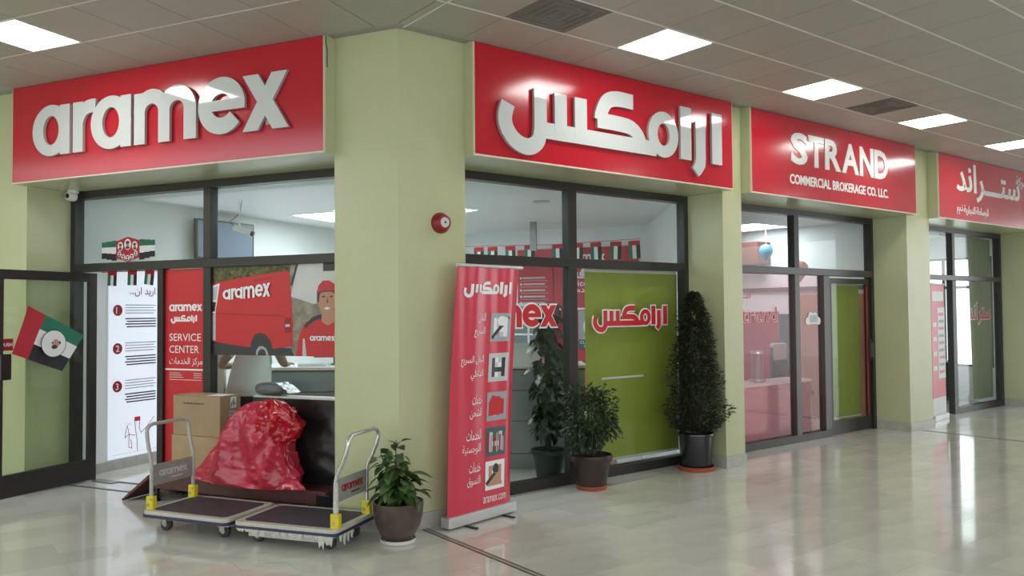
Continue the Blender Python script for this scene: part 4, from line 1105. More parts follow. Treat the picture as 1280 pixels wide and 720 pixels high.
# red plastic bag -----------------------------------------------------------
def blob(name, parent, fn, m, n=96, k=64, parts=None):
    """closed skin: fn(phi, h) -> point, h 0..1 from base to top"""
    vs_ = []
    for j in range(k + 1):
        for i in range(n): vs_.append(fn(2 * math.pi * i / n, j / k))
    fs = [(j * n + i, j * n + (i + 1) % n, (j + 1) * n + (i + 1) % n, (j + 1) * n + i) for j in range(k) for i in range(n)]
    fs += [tuple(range(n - 1, -1, -1)), tuple(k * n + i for i in range(n))]
    o = MB().add(vs_, fs, m).build(name, parent=parent, smooth=True)
    return o
def ridged(p): return 1 - abs(noise.noise(p)) * 2
bag = thing('plastic_bag', 'big crumpled red plastic bag slumped on the maroon platform', 'bag', ML, (-4.80, .235, SZ))
def bag_fn(phi, h):
    c, s = math.cos(phi), math.sin(phi)
    # half widths along x (left, right) and y at this height
    prof = [(0, .45, .46, .15), (.05, .62, .52, .175), (.15, .54, .50, .185), (.35, .40, .45, .185), (.55, .29, .44, .18), (.75, .19, .46, .16), (.9, .10, .36, .12), (.97, .03, .26, .07), (1, -.04, .16, .015)]
    for a, b_ in zip(prof, prof[1:]):
        if h <= b_[0]:
            q = (h - a[0]) / (b_[0] - a[0]); L_, R_, Y_ = (a[i] + (b_[i] - a[i]) * q for i in (1, 2, 3)); break
    cx, rx = (R_ - L_) / 2, (R_ + L_) / 2
    sg = lambda v, e: math.copysign(abs(v) ** e, v)
    x, y, z = cx + rx * sg(c, .85), Y_ * sg(s, .85), .71 * h
    q = Vector((c * 1.3 + h * .5, s * 1.3, h * 1.1 + c * .5))
    w_ = Vector((noise.noise(q * 1.5), noise.noise(q * 1.5 + Vector((9, 2, 4))), 0)) * .6
    d = .040 * noise.noise(q * 1.3) + .030 * ridged(q * 1.5 + w_) ** 3 + .012 * ridged(q * 3.4 + w_ * 2 + Vector((5, 1, 2))) ** 4 - .02
    if h < .05: d *= h / .05
    if h > .85: d *= (1 - h) / .15
    n_ = Vector((c / max(rx, .05), s / max(Y_, .05), 0)).normalized()
    y2 = y + n_.y * d * 1.4
    xx_ = x + n_.x * d * 1.4
    lim = .165 if xx_ > -.27 else (.05 if xx_ < -.37 else .05 + (xx_ + .37) / .10 * .115)
    return (xx_, min(y2, lim), max(.0, z + d * .5 if h > .05 else z))
blob('body', bag, bag_fn, 'bag')
def neck_fn(phi, h):
    c, s = math.cos(phi), math.sin(phi)
    prof = [(0, .14, .12), (.2, .20, .14), (.5, .22, .145), (.75, .17, .11), (.92, .10, .06), (1, .03, .01)]
    for a, b_ in zip(prof, prof[1:]):
        if h <= b_[0]:
            q = (h - a[0]) / (b_[0] - a[0]); rx, ry = a[1] + (b_[1] - a[1]) * q, a[2] + (b_[2] - a[2]) * q; break
    x, y, z = .235 + rx * c * 1.35, -.01 + ry * s, .36 + .375 * h
    q = Vector((c * 1.2 + h * 1.0, s * 1.2, h * 1.6 - c * .6))
    w_ = Vector((noise.noise(q * 1.5), noise.noise(q * 1.5 + Vector((9, 2, 4))), 0)) * .6
    d = .045 * noise.noise(q * 1.6) + .045 * ridged(q * 1.6 + w_) ** 3 + .012 * ridged(q * 4.0 + w_) ** 4 - .03
    if h > .9: d *= (1 - h) / .1
    return (x + c * d, min(y + s * d, .165), z + .25 * d)
blob('gathered_top', bag, neck_fn, 'bag2', 72, 40)
def flapfn(x0, z0, x1, z1):
    pass
b = MB(); vs_ = []
for j in range(9):
    for i in range(13):
        u, v = i / 12, j / 8
        x = .40 + .24 * u; z = (.015 + .11 * v * (1 - u) ** .8); y = -.06 + .14 * (v - .5) * (1 - u) - .02 * u + .012 * noise.noise(Vector((u * 6, v * 5, 2)))
        vs_.append((x, y, z + .01 * noise.noise(Vector((u * 5, v * 6, 9)))))
b.add(vs_, [(j * 13 + i, j * 13 + i + 1, j * 13 + i + 14, j * 13 + i + 13) for j in range(8) for i in range(12)], 'bag')
b.build('trailing_corner', parent=bag, smooth=True)

# black wrapped bale ---------------------------------------------------------
bale = thing('wrapped_bale', 'long black plastic wrapped bale with pale top behind the red bag', 'bale', ML, (-4.45, .50, SZ))
def bale_fn(phi, h):
    c, s = math.cos(phi), math.sin(phi)
    e = .22
    sg = lambda v: math.copysign(abs(v) ** e, v)
    k = 1 - .06 * (2 * abs(h - .5)) ** 6
    x, y, z = .53 * sg(c) * k, .072 * sg(s) * k, .72 * h
    q = Vector((x * 5, y * 5, z * 9))
    d = .008 * ridged(q)
    return (x + c * d, y + s * d, z)
blob('bale_body', bale, bale_fn, 'blackwrap', 96, 40)
def film_fn(phi, h):
    c, s = math.cos(phi), math.sin(phi)
    sg = lambda v: math.copysign(abs(v) ** .22, v)
    return (.52 * sg(c) * (1 - .05 * h), .07 * sg(s) * (1 - .1 * h), .720 + .016 * h + .004 * noise.noise(Vector((c * 3, s * 3, h))))
blob('top_film', bale, film_fn, 'tape', 64, 4)
par = thing('wrapped_parcel', 'small grey parcel in clear film lying on the black bale', 'parcel', ML, (-4.78, .485, SZ + .738))
def par_fn(phi, h):
    c, s = math.cos(phi), math.sin(phi)
    k = (1 - (2 * abs(h - .5)) ** 3.5) ** .5 * .9 + .1
    sg = lambda v: math.copysign(abs(v) ** .6, v)
    d = .006 * noise.noise(Vector((c * 2, s * 2, h * 4)))
    return (.155 * sg(c) * k + d, .09 * sg(s) * k + d, .115 * h)
blob('parcel_body', par, par_fn, 'greywrap', 48, 24)
b = MB(); vs_ = []
for j in range(7):
    for i in range(9):
        u, v = i / 8, j / 6
        vs_.append((.10 + .16 * u, -.09 + .16 * v + .012 * noise.noise(Vector((u * 7, v * 7, 1))), .115 - .085 * u ** 1.3 + .02 * noise.noise(Vector((u * 6, v * 6, 5)))))
b.add(vs_, [(j * 9 + i, j * 9 + i + 1, j * 9 + i + 10, j * 9 + i + 9) for j in range(6) for i in range(8)], 'clearwrap')
b.build('film_tail', parent=par, smooth=True)

# ================================================================== PLANTS
def leaf_mesh(l, w, fold=.25, curl=.3, n=4):
    """leaf from the origin along +y, upper side +z"""
    b = []; 
    for i in range(n + 1):
        u = i / n
        wd = w / 2 * math.sin(math.pi * min(1, (u * .93 + .04)) ** .8) if 0 < i < n else (.001 if i == n else w * .06)
        z = -curl * l * u * u
        b.append([(-wd, l * u, z + fold * wd), (0, l * u, z), (wd, l * u, z + fold * wd)])
    vs_ = [p for r in b for p in r]
    fs = []
    for i in range(n):
        a = 3 * i; fs += [(a, a + 1, a + 4, a + 3), (a + 1, a + 2, a + 5, a + 4)]
    return vs_, fs
def foliage(name, parent, pts, m, sizes, rng, keep_out=None):
    """many small leaves joined: pts = list of (pos, outward dir)"""
    V, F = [], []
    base = [leaf_mesh(1, .5, .3, .3, 2), leaf_mesh(1, .42, .2, .1, 2)]
    for p, d in pts:
        l = rng.uniform(*sizes)
        vs_, fs = base[rng.randrange(2)]
        d = Vector(d).normalized()
        rot = d.to_track_quat('Y', 'Z').to_matrix() @ Matrix.Rotation(rng.uniform(-.8, .8), 3, 'Y')
        nv = [Vector(p) + rot @ (Vector(q) * l) for q in vs_]
        if keep_out and any(keep_out(v) for v in nv): continue
        o = len(V)
        V += nv
        F += [tuple(o + i for i in f) for f in fs]
    o = MB().add(V, F, m).build(name, parent=parent)
    o['kind'] = 'stuff'
    return o
def pot(parent, prof, m, n=36):
    return MB().lathe(prof, m, n).build('pot', parent=parent, smooth=True)

# 1 bushy fresh green plant at the corner
wc = CORNER + Vector((.02, -.215, 0))
t = thing('potted_plant', 'fresh green leafy plant in a round glazed brown pot at the pillar corner', 'potted plant', MW, wc, group=None)
MB().lathe([(.115, 0), (.13, .004), (.135, .03), (.128, .03), (.122, .012), (.02, .010)], 'saucer', 36).build('saucer', parent=t, smooth=True)
pot(t, [(.085, .012), (.10, .02), (.135, .07), (.165, .13), (.182, .20), (.188, .265), (.19, .30), (.178, .302), (.172, .27), (.05, .262)], 'potbrown')
MB().lathe([(.002, .262), (.17, .264), (.165, .27), (.08, .278), (.002, .282)], 'soil', 24).build('soil', parent=t, smooth=True)
rng = random.Random(5)
leafme = MB().add(*leaf_mesh(1, .62, .25, .35, 5), 'leafA').build('leaf', parent=t, smooth=True)
first = True
stems = []
for k in range(6):
    a = rng.uniform(0, 6.28); r = rng.uniform(.02, .07)
    tx, ty = -.055 + rng.uniform(-.07, .07), rng.uniform(-.06, .06)
    hgt = (.74, .66, .60, .55, .50, .62)[k]
    p0, p3 = Vector((r * math.cos(a), r * math.sin(a), .27)), Vector((tx, ty, hgt))
    path = [p0.lerp(p3, i / 5) + Vector((math.sin(i * .8) * .012, math.cos(i * 1.1) * .012, 0)) for i in range(6)]
    MB().tube(path, [.007, .006, .005, .005, .004, .003], 'stem', 6).build('stem', parent=t, smooth=True)
    stems.append(path)
for k in range(150):
    pth = stems[k % 6]
    i = rng.uniform(.8, 5.0)
    q = pth[int(min(i, 4))].lerp(pth[int(min(i, 4)) + 1], i - int(min(i, 4)) if i < 5 else 1)
    a = rng.uniform(0, 6.28); el = rng.uniform(-.75, .35) if i < 4.6 else rng.uniform(.0, .9)
    L = rng.uniform(.085, .15) * (1.0 if i < 3.5 else .8)
    q = q + Vector((math.cos(a), math.sin(a), .1)) * rng.uniform(.01, .085) * (1.5 - i / 5)
    o = leafme if first else link_copy(leafme, t, (0, 0, 0)); first = False
    o.location = q
    o.rotation_mode = 'XYZ'; o.rotation_euler = (el, rng.uniform(-.4, .4), a - math.pi / 2); o.scale = (L, L, L)
# the long leaf to the right
for a, L, z in ((-.1, .17, .50), (.25, .15, .44), (-2.9, .16, .40)):
    o = link_copy(leafme, t, (.09 * math.cos(a), .09 * math.sin(a), z), (.15, 0, a - math.pi / 2), (L, L, L))

# 2 dense dark bush in brown pot
t = thing('potted_plant', 'dense dark leafy bush in a dark brown pot before the right shop window', 'potted plant', MR, (5.27, .345, 0))
MB().lathe([(.13, 0), (.148, .004), (.152, .04), (.142, .04), (.136, .012), (.02, .010)], 'terra', 36).build('saucer', parent=t, smooth=True)
pot(t, [(.135, .012), (.145, .04), (.165, .16), (.182, .262), (.195, .265), (.202, .28), (.202, .325), (.187, .327), (.18, .30), (.05, .29)], 'potdark')
MB().lathe([(.002, .288), (.178, .292), (.16, .30), (.002, .31)], 'soil', 20).build('soil', parent=t, smooth=True)
rng = random.Random(11)
pts = []
for k in range(2600):
    while True:
        p = Vector((rng.uniform(-1, 1), rng.uniform(-1, 1), rng.uniform(-1, 1)))
        if .35 < p.length < 1: break
    lump = 1 + .55 * noise.noise(p * 1.9 + Vector((4, 2, 1)))
    q = Vector((p.x * .30 * lump, p.y * .23 * lump, .67 + p.z * .31 * lump))
    pts.append((q, p.normalized() + Vector((rng.uniform(-.7, .7), rng.uniform(-.7, .7), rng.uniform(-.9, .3)))))
foliage('foliage', t, pts, 'leafB', (.035, .065), rng, lambda v: v.y > .25)
for k in range(7):
    a = k * .9; MB().tube([(.03 * math.cos(a), .03 * math.sin(a), .29), (.06 * math.cos(a), .06 * math.sin(a), .42), (.13 * math.cos(a), .11 * math.sin(a), .68)], [.009, .007, .004], 'stem', 6).build('stem', parent=t, smooth=True)

# 3 tall cone bush in black pot
t = thing('potted_tree', 'tall cone shaped dusty shrub in a black pot beside the middle pillar', 'potted plant', MR, (6.755, .31, 0))
MB().lathe([(.17, 0), (.19, .004), (.195, .045), (.182, .045), (.176, .012), (.02, .010)], 'terra', 36).build('saucer', parent=t, smooth=True)
pot(t, [(.155, .012), (.16, .03), (.178, .36), (.19, .362), (.193, .375), (.19, .39), (.175, .392), (.17, .36), (.05, .35)], 'potblack')
MB().lathe([(.002, .348), (.168, .352), (.15, .36), (.002, .365)], 'soil', 20).build('soil', parent=t, smooth=True)
rng = random.Random(21)
pts = []
for k in range(11000):
    h = rng.random() ** 1.15
    z = .42 + 1.46 * h
    R = .335 * min(1, (.55 + h * 3.0)) * (1 - h) ** .62 * (1.0 if h < .9 else .9) + .02
    a = rng.uniform(0, 6.28); r = R * rng.uniform(.05, 1) ** .5
    lump = 1 + .42 * noise.noise(Vector((math.cos(a) * 1.6, math.sin(a) * 1.6, z * 4.5)))
    q = Vector((r * lump * math.cos(a), r * lump * math.sin(a), z))
    pts.append((q, Vector((math.cos(a) + rng.uniform(-.6, .6), math.sin(a) + rng.uniform(-.6, .6), rng.uniform(-.3, .9)))))
foliage('foliage', t, pts, 'leafC', (.028, .056), rng, lambda v: v.x > .25 or v.y > .28 or (v.z < .40 and abs(v.x) < .2 and abs(v.y) < .2))
for k in range(5):
    a = k * 1.3; MB().tube([(.03 * math.cos(a), .03 * math.sin(a), .35), (.05 * math.cos(a), .05 * math.sin(a), .62), (.09 * math.cos(a), .09 * math.sin(a), .85)], [.012, .009, .003], 'stem', 6).build('stem', parent=t, smooth=True)
MB().tube([(.10, -.20, .62), (.20, -.26, .68), (.24, -.30, .70)], [.004, .003, .002], 'stem', 5).build('twig', parent=t, smooth=True)

# 4 climbing plant inside the shop
t = thing('potted_climber', 'climbing pothos on a pole in a dark green pot inside the window', 'potted plant', MR, (5.28, 1.00, 0))
pot(t, [(.12, 0), (.125, .02), (.165, .24), (.18, .245), (.183, .285), (.17, .287), (.165, .25), (.05, .24)], 'potgreen')
MB().lathe([(.002, .24), (.163, .245), (.15, .25), (.002, .255)], 'soil', 20).build('soil', parent=t, smooth=True)
MB().tube([(0, 0, .24), (0, 0, 1.62)], .032, 'stem', 10).build('moss_pole', parent=t, smooth=True)
rng = random.Random(31)
leafd = MB().add(*leaf_mesh(1, .72, .2, .3, 4), 'leafD').build('leaf', parent=t, smooth=True)
for k in range(280):
    a = rng.uniform(0, 6.28); z = rng.uniform(.42, 1.78); r = rng.uniform(.03, .145) * (1.0 if z > .6 else .8)
    L = rng.uniform(.09, .15)
    o = leafd if k == 0 else link_copy(leafd, t, (0, 0, 0))
    o.location = (r * math.cos(a), r * math.sin(a), z); o.rotation_euler = (rng.uniform(-1.2, -.1), rng.uniform(-.4, .4), a - math.pi / 2); o.scale = (L, L, L)

# ================================================================== INSIDE THE COURIER SHOP
CYF = 8.72
t = thing('service_counter', 'long blue grey panelled service counter with white top inside the courier shop', 'counter', MW, (0, 0, 0))
CX0, CX1 = -3.0, .78
MB().box(CX0, CX1, CYF + .012, CYF + .62, 0, 1.08, 'redline').build('carcass', parent=t)
for k, (z0, z1) in enumerate([(0, .155), (.165, .505), (.515, .835), (.845, 1.055)]):
    MB().box(CX0, CX1, CYF, CYF + .014, z0, z1, 'counter').build('front_panel', parent=t, bevel=.002)
MB().box(CX0 - .03, CX1 + .03, CYF - .05, CYF + .66, 1.08, 1.112, 'ctop').build('worktop', parent=t, bevel=.004)
def desk_item(name, label, cat, mb, x, y, z, **k):
    o = mb.build(name, matrix=Matrix.Translation((x, y, z)), **k); tag(o, label, cat); return o
# papers, monitors on the counter
desk_item('paper_tray', 'stack of coloured paper trays on the counter behind the climbing plant', 'tray', MB().box(-.2, .2, -.14, .14, 0, .018, 'print_teal').box(-.19, .19, -.13, .13, .018, .032, 'print_white').box(-.2, .2, -.14, .14, .032, .05, 'print_pale').box(-.18, .18, -.12, .12, .05, .056, 'print_red'), .20, CYF + .2, 1.112)
def monitor(x, y, lab, rz=0):
    t = thing('computer_monitor', lab, 'monitor', MW, (x, y, 1.112), rz)
    MB().lathe([(.10, 0), (.10, .01), (.02, .015), (.018, .12)], 'black', 20).build('stand', parent=t, smooth=True)
    MB().box(-.24, .24, -.02, .02, .08, .38, 'black').build('housing', parent=t, bevel=.006)
    MB().box(-.225, .225, .0201, .022, .095, .365, 'screen').build('screen', parent=t)
monitor(-2.02, CYF + .42, 'black monitor seen from behind on the counter by the courier poster')
monitor(-.9, CYF + .40, 'black monitor seen from behind in the middle of the counter')
o = MB().box(-.17, .17, -.006, .006, 0, .24, 'print_white').build('paper_notice', matrix=Matrix.Translation((.13, CYF + .04, 1.1125))); tag(o, 'white notice sheet standing on the counter behind the climbing plant', 'notice')
t = thing('banknote_tray', 'low white document tray on the counter near the customer', 'tray', MW, (-2.2, CYF + .2, 1.112))
MB().box(-.16, .16, -.11, .11, 0, .03, 'ctop').build('tray_body', parent=t, bevel=.004); MB().box(-.13, .13, -.09, .09, .03, .036, 'print_white').build('papers', parent=t)
o = MB().box(-.04, .04, -.04, .04, 0, 2.2, 'beige').build('post', matrix=Matrix.Translation((-3.12, 8.6, 0)), bevel=.005); tag(o, 'thin beige upright post at the end of the counter', 'post')

# red display boards and cabinet on the back wall
def wallboard(label, x0, x1, z0, z1, fill, parts, y=YB, dep=.03, name='display_board', cat='sign'):
    t = thing(name, label, cat, ML, (0, y - dep - .001, 0))
    MB().box(x0, x1, 0, dep, z0, z1, fill).build('board', parent=t)
    b = MB(); parts(b)
    if b.f: b.build('lettering', parent=t)
    return t
def pB(b):
    put_mark(latin_letters(), fitT(-4.226, 2.476, .676, 'latin'), -.002, -.0005, 'print_white', mb=b)
    put_mark(arabic_letters(), fitT(-4.226, 2.21, .676, 'arabic'), -.002, -.0005, 'print_white', mb=b)
    put_text(b, 'Service Center', -4.25, 2.085, 'print_white', w=.86, h=.095, y=-.001, bold=.01)
    put_text(b, 'مركز الخدمات', -4.20, 1.96, 'print_white', w=.74, h=.12, y=-.001, bold=.008)
wallboard('red wall board with white Service Center lettering behind the lime blind', -4.40, -3.02, .2, 2.69, 'shop_red', pB)
def pC(b):
    for k in range(5):
        b.box(-4.93, -4.55, -.002, -.0005, 2.22 - .10 * k, 2.245 - .10 * k, 'print_pale')
        b.box(-4.97, -4.5, -.0015, -.0005, 2.185 - .10 * k, 2.19 - .10 * k, 'print_pale')
        b.disc(-4.965, 2.232 - .10 * k, .018, .018, -.002, -.0005, 'print_white', 12)
wallboard('plain red board with small white list lines above the glass cabinet', -5.02, -4.41, 1.83, 2.69, 'shop_red', pC)
t = thing('wall_cabinet', 'grey glass fronted cabinet with white frame behind the counter', 'cabinet', ML, (0, YB - .32, 0))
MB().box(-5.02, -4.42, .02, .31, 0, 1.81, 'shelfgrey').build('carcass', parent=t)
b = MB()
for x in (-5.02, -4.74, -4.45): b.box(x, x + .03, 0, .02, 0, 1.81, 'ctop')
for z in (0, .85, 1.32, 1.78): b.box(-5.02, -4.42, 0, .02, z, z + .03, 'ctop')
b.build('frame', parent=t)
for x in (-4.99, -4.71):
    for z in (.88, 1.35): MB().box(x, x + .25, .006, .012, z, z + .43, 'shelfgrey').build('door', parent=t)
def pD(b):
    b.box(-3.99, -3.55, -.0015, -.0005, 1.10, 1.25, 'print_teal')
    put_text(b, 'CUSTOMER', -3.97, 1.185, 'print_white', w=.38, h=.045, y=-.002, bold=.01)
    put_text(b, 'CARE', -3.90, 1.12, 'print_white', w=.22, h=.05, y=-.002, bold=.01)
    b.disc(-3.78, 1.45, .13, .17, -.002, -.0005, 'print_white').disc(-3.77, 1.45, .06, .06, -.0025, -.0005, 'print_red').prism([(-3.9, 1.26), (-3.66, 1.26), (-3.70, 1.36), (-3.86, 1.36)], -.0028, -.0005, 'print_pale')
wallboard('grey CUSTOMER CARE poster hung on the red wall board', -3.99, -3.55, 1.10, 1.70, 'print_grey', pD, y=YB - .032, dep=.012, name='wall_poster', cat='poster')
o = MB().box(-4.4, -3.02, -.004, 0, 1.715, 1.745, 'print_white').build('trim_strip', matrix=ML @ Matrix.Translation((0, YB - .0325, 0))); tag(o, 'thin white strip across the red wall board', 'strip')
# inside bunting
t = thing('bunting', 'long row of small national flags strung before the back wall', 'bunting', ML, (0, 5.75, 2.70))
MB().tube([(-5.5, 0, 0), (-4.1, 0, -.03), (-2.75, 0, .0)], .004, 'flagred', 5).build('string', parent=t)
for k, x in enumerate((-5.25, -5.02, -4.73, -4.42, -3.98, -3.67, -3.40, -3.10, -2.84)): small_flag(t, x, .04 * math.sin(k * 3), .165, .25, -.025)
b = MB().box(-.05, .05, -.02, .02, 0, .42, 'plate'); o = b.build('hanging_panel', matrix=ML @ Matrix.Translation((-4.30, 5.6, 2.58)), bevel=.004); tag(o, 'narrow grey panel hanging from the shop ceiling among the flags', 'panel')
# ceiling spots in the shop
for x, y in [(-4.6, 2.0), (-5.6, 3.5), (-3.4, 3.6)]:
    o = MB().lathe([(.02, 0), (.10, 0), (.10, -.012), (.085, -.014), (.03, -.012)], 'print_pale', 20).build('ceiling_diffuser', matrix=ML @ Matrix.Translation((x, y, ZI - .001)), smooth=True)
    tag(o, 'round grey air outlet in the shop ceiling', 'air outlet', 'round shop air outlets')

# television and camera by the left wall
t = thing('television', 'flat television on a bracket high on the wall inside the left shop', 'television', ML @ Matrix.Translation((XL0 + .13, 2.66, 2.62)) @ Matrix.Rotation(math.radians(84), 4, 'Z'), (0, 0, 0))
MB().box(-.46, .46, -.05, .0, -.25, .25, 'black').build('housing', parent=t, bevel=.01)
MB().box(-.43, .43, -.053, -.0501, -.22, .225, 'screenb').build('screen', parent=t)
MB().box(-.05, .05, .0, .075, -.05, .05, 'black').build('bracket', parent=t)
t = thing('bullet_camera', 'white bullet camera with cable on a bracket near the television', 'camera', ML @ Matrix.Translation((-6.47, 2.0, 2.66)) @ Matrix.Rotation(math.radians(20), 4, 'Z'), (0, 0, 0))
MB().tube([(-.10, 0, .035), (0, 0, 0), (.10, 0, -.04)], [.035, .036, .036], 'camw', 14).build('housing', parent=t, smooth=True)
MB().tube([(.10, 0, -.04), (.125, 0, -.05)], .03, 'black', 14).build('lens_hood', parent=t, smooth=True)
MB().tube([(-.04, 0, .03), (-.04, .0, ZI - 2.66)], .010, 'camw', 8).build('bracket', parent=t, smooth=True)
MB().tube([(-.10, 0, .035), (-.16, .02, .10), (-.05, .04, .20), (-.02, .02, ZI - 2.66)], .005, 'black', 6).build('cable', parent=t, smooth=True)

# ================================================================== PERSON AT THE COUNTER
def person(label, loc_, rz):
    J = {'pelvis': (0, 0, .93), 'waist': (0, .03, 1.06), 'chest': (0, .10, 1.26), 'upper': (0, .15, 1.40), 'neck': (0, .19, 1.49), 'nape': (0, .22, 1.54), 'head': (0, .25, 1.62), 'crown': (0, .255, 1.71),
         'chin': (0, .31, 1.575)}
    Rr = {'pelvis': (.155, .115), 'waist': (.165, .12), 'chest': (.175, .12), 'upper': (.13, .10), 'neck': (.058, .058), 'nape': (.055, .06), 'head': (.078, .095), 'crown': (.055, .065), 'chin': (.045, .04)}
    Ed = [('pelvis', 'waist'), ('waist', 'chest'), ('chest', 'upper'), ('upper', 'neck'), ('neck', 'nape'), ('nape', 'head'), ('head', 'crown'), ('head', 'chin')]
    for s, n in ((-1, 'l'), (1, 'r')):
        arm = {'sh': (s * .175, .15, 1.40), 'el': (s * .30, .02, 1.15), 'wr': (s * .20, .30, 1.150), 'pm': (s * .17, .37, 1.150)} if s < 0 else {'sh': (s * .175, .17, 1.40), 'el': (s * .265, .19, 1.17), 'wr': (s * .20, .38, 1.155), 'pm': (s * .17, .45, 1.152)}
        leg = {'hip': (s * .095, .0, .88), 'kn': (s * .105, .03, .49), 'an': (s * .11, .0, .09), 'toe': (s * .12, .15, .045)}
        for k, v in {**arm, **leg}.items(): J[n + k] = v
        for k, r in dict(sh=(.062, .062), el=(.042, .042), wr=(.028, .026), pm=(.038, .02), hip=(.088, .095), kn=(.058, .06), an=(.042, .045), toe=(.045, .036)).items(): Rr[n + k] = r
        Ed += [('upper', n + 'sh'), (n + 'sh', n + 'el'), (n + 'el', n + 'wr'), (n + 'wr', n + 'pm'), ('pelvis', n + 'hip'), (n + 'hip', n + 'kn'), (n + 'kn', n + 'an'), (n + 'an', n + 'toe')]
        p = Vector(J[n + 'pm'])
        for i, (dx, l) in enumerate(((-.030, .065), (-.010, .078), (.010, .074), (.029, .058))):
            J[n + 'f%da' % i] = (p.x + dx, p.y + .032 + l * .45, p.z + .006); J[n + 'f%db' % i] = (p.x + dx * 1.15, p.y + .032 + l, p.z - .014)
            Rr[n + 'f%da' % i] = (.009, .009); Rr[n + 'f%db' % i] = (.0075, .0075)
            Ed += [(n + 'pm', n + 'f%da' % i), (n + 'f%da' % i, n + 'f%db' % i)]
        J[n + 'ta'] = (p.x - s * .045, p.y + .0, p.z - .002); J[n + 'tb'] = (p.x - s * .062, p.y + .035, p.z - .010)
        Rr[n + 'ta'] = (.011, .010); Rr[n + 'tb'] = (.009, .008); Ed += [(n + 'pm', n + 'ta'), (n + 'ta', n + 'tb')]
    keys = list(J); idx = {k: i for i, k in enumerate(keys)}
    me = bpy.data.meshes.new('skeleton'); me.from_pydata([J[k] for k in keys], [(idx[a], idx[b_]) for a, b_ in Ed], [])
    o = bpy.data.objects.new('skeleton', me); COL.objects.link(o)
    md = o.modifiers.new('skin', 'SKIN'); o.modifiers.new('sub', 'SUBSURF').levels = 2
    md.use_smooth_shade = True
    for i, k in enumerate(keys):
        v = me.skin_vertices[0].data[i]; v.radius = Rr[k]; v.use_root = (k == 'pelvis')
    dg = bpy.context.evaluated_depsgraph_get(); dg.update()
    body = bpy.data.meshes.new_from_object(o.evaluated_get(dg))
    bpy.data.objects.remove(o)
    body.name = 'person'
    for m in ('shirt', 'jeans', 'skin', 'shoe'): body.materials.append(M[m])
    for p in body.polygons:
        c = p.center; ax = abs(c.x)
        k = 0
        if c.z < .10: k = 3
        elif c.z < .93 and ax < .28: k = 1
        elif c.z > 1.50: k = 2
        if .93 <= c.z < 1.285 and (ax > .205 or c.y > .27): k = 2
        p.material_index = k; p.use_smooth = True
    pe = bpy.data.objects.new('person', body); COL.objects.link(pe)
    pe.matrix_world = Matrix.Translation(loc_) @ Matrix.Rotation(rz, 4, 'Z') @ Matrix.Diagonal((1.12, 1.05, 1, 1))
    tag(pe, label, 'person')
    # hair cap, ears, nose, shirt hem
    def ell(n, c, r, m, cut=None):
        b = MB(); vs_, fs, a, d = [], [], 20, 14
        for j in range(d + 1):
            th = math.pi * j / d
            for i in range(a):
                ph = 2 * math.pi * i / a
                vs_.append((c[0] + r[0] * math.sin(th) * math.cos(ph), c[1] + r[1] * math.sin(th) * math.sin(ph), c[2] + r[2] * math.cos(th)))
        fs = [(j * a + i, (j + 1) * a + i, (j + 1) * a + (i + 1) % a, j * a + (i + 1) % a) for j in range(d) for i in range(a)]
        if cut: vs_ = [cut(Vector(v)) for v in vs_]
        return b.add(vs_, fs, m).build(n, parent=pe, smooth=True)
    ell('hair', (0, .235, 1.66), (.088, .105, .10), 'hair', lambda v: Vector((v.x, min(v.y, .29 + max(0, v.z - 1.70) * .5), max(v.z, 1.585))))
    for s in (-1, 1):
        ell('ear', (s * .083, .245, 1.625), (.012, .022, .032), 'skin'); ell('eye', (s * .033, .338, 1.63), (.012, .008, .008), 'hair')
    ell('nose', (0, .352, 1.605), (.014, .020, .024), 'skin'); ell('mouth', (0, .345, 1.570), (.024, .006, .006), 'print_red2')
    MB().lathe([(1.13, .87), (1.12, .90), (1.06, 1.0), (1.0, 1.10), (.95, 1.20), (.86, 1.28)], 'shirt', 28).map(lambda p: (p.x * .190 + .006 * math.sin(p.z * 40 + p.y * 20), p.y * .142 + .005 + (p.z - .88) * .26, p.z)).build('shirt_hem', parent=pe, smooth=True)
    return pe
person('person in a white t-shirt and navy jeans leaning on the counter', Vector((-2.71, 8.22, 0)), math.radians(-12))

# ================================================================== BROKERAGE OFFICE
t = thing('low_partition', 'low glossy red partition with white ledge behind the brokerage window', 'partition', MR, (0, 0, 0))
MB().box(7.42, 9.72, .82, .92, 0, .73, 'strand_red').build('partition_body', parent=t)
MB().box(7.42, 9.72, .79, 1.20, .73, .765, 'desk').build('ledge', parent=t, bevel=.004)
def on_wall(name, label, cat, y0, y1, z0, z1, m, th=.02):
    o = MB().box(11.359 - th, 11.359, y0, y1, z0, z1, m).build(name, matrix=MR, bevel=.002); tag(o, label, cat)
on_wall('wall_panel', 'glossy red panel on the side wall of the brokerage office', 'wall panel', 2.42, 3.45, .02, 1.66, 'strand_red')
on_wall('wall_panel', 'dark narrow panel beside the red panel in the brokerage office', 'wall panel', 2.14, 2.40, .3, 1.62, 'screen')
on_wall('wall_panel', 'terracotta panel on the side wall of the brokerage office', 'wall panel', .80, 2.06, .02, 1.92, 'orange')
on_wall('wall_rail', 'dark red rail running along the brokerage office wall', 'rail', .80, 3.45, 1.98, 2.05, 'brown', .04)
o = MB().box(11.0, 11.355, 2.55, 3.45, 2.43, 2.80, 'brown').build('bulkhead', matrix=MR, bevel=.004); tag(o, 'brown boxed bulkhead high on the brokerage office wall', 'bulkhead')
t = thing('glass_post', 'clear round display column with chrome base on the white ledge', 'display column', MR, (8.80, 1.0, .765))
MB().lathe([(.10, 0), (.11, .01), (.10, .03), (.05, .035)], 'chrome', 24).build('base', parent=t, smooth=True)
MB().lathe([(.07, .03), (.07, .36), (.065, .37)], 'clearwrap', 24).build('tube', parent=t, smooth=True)
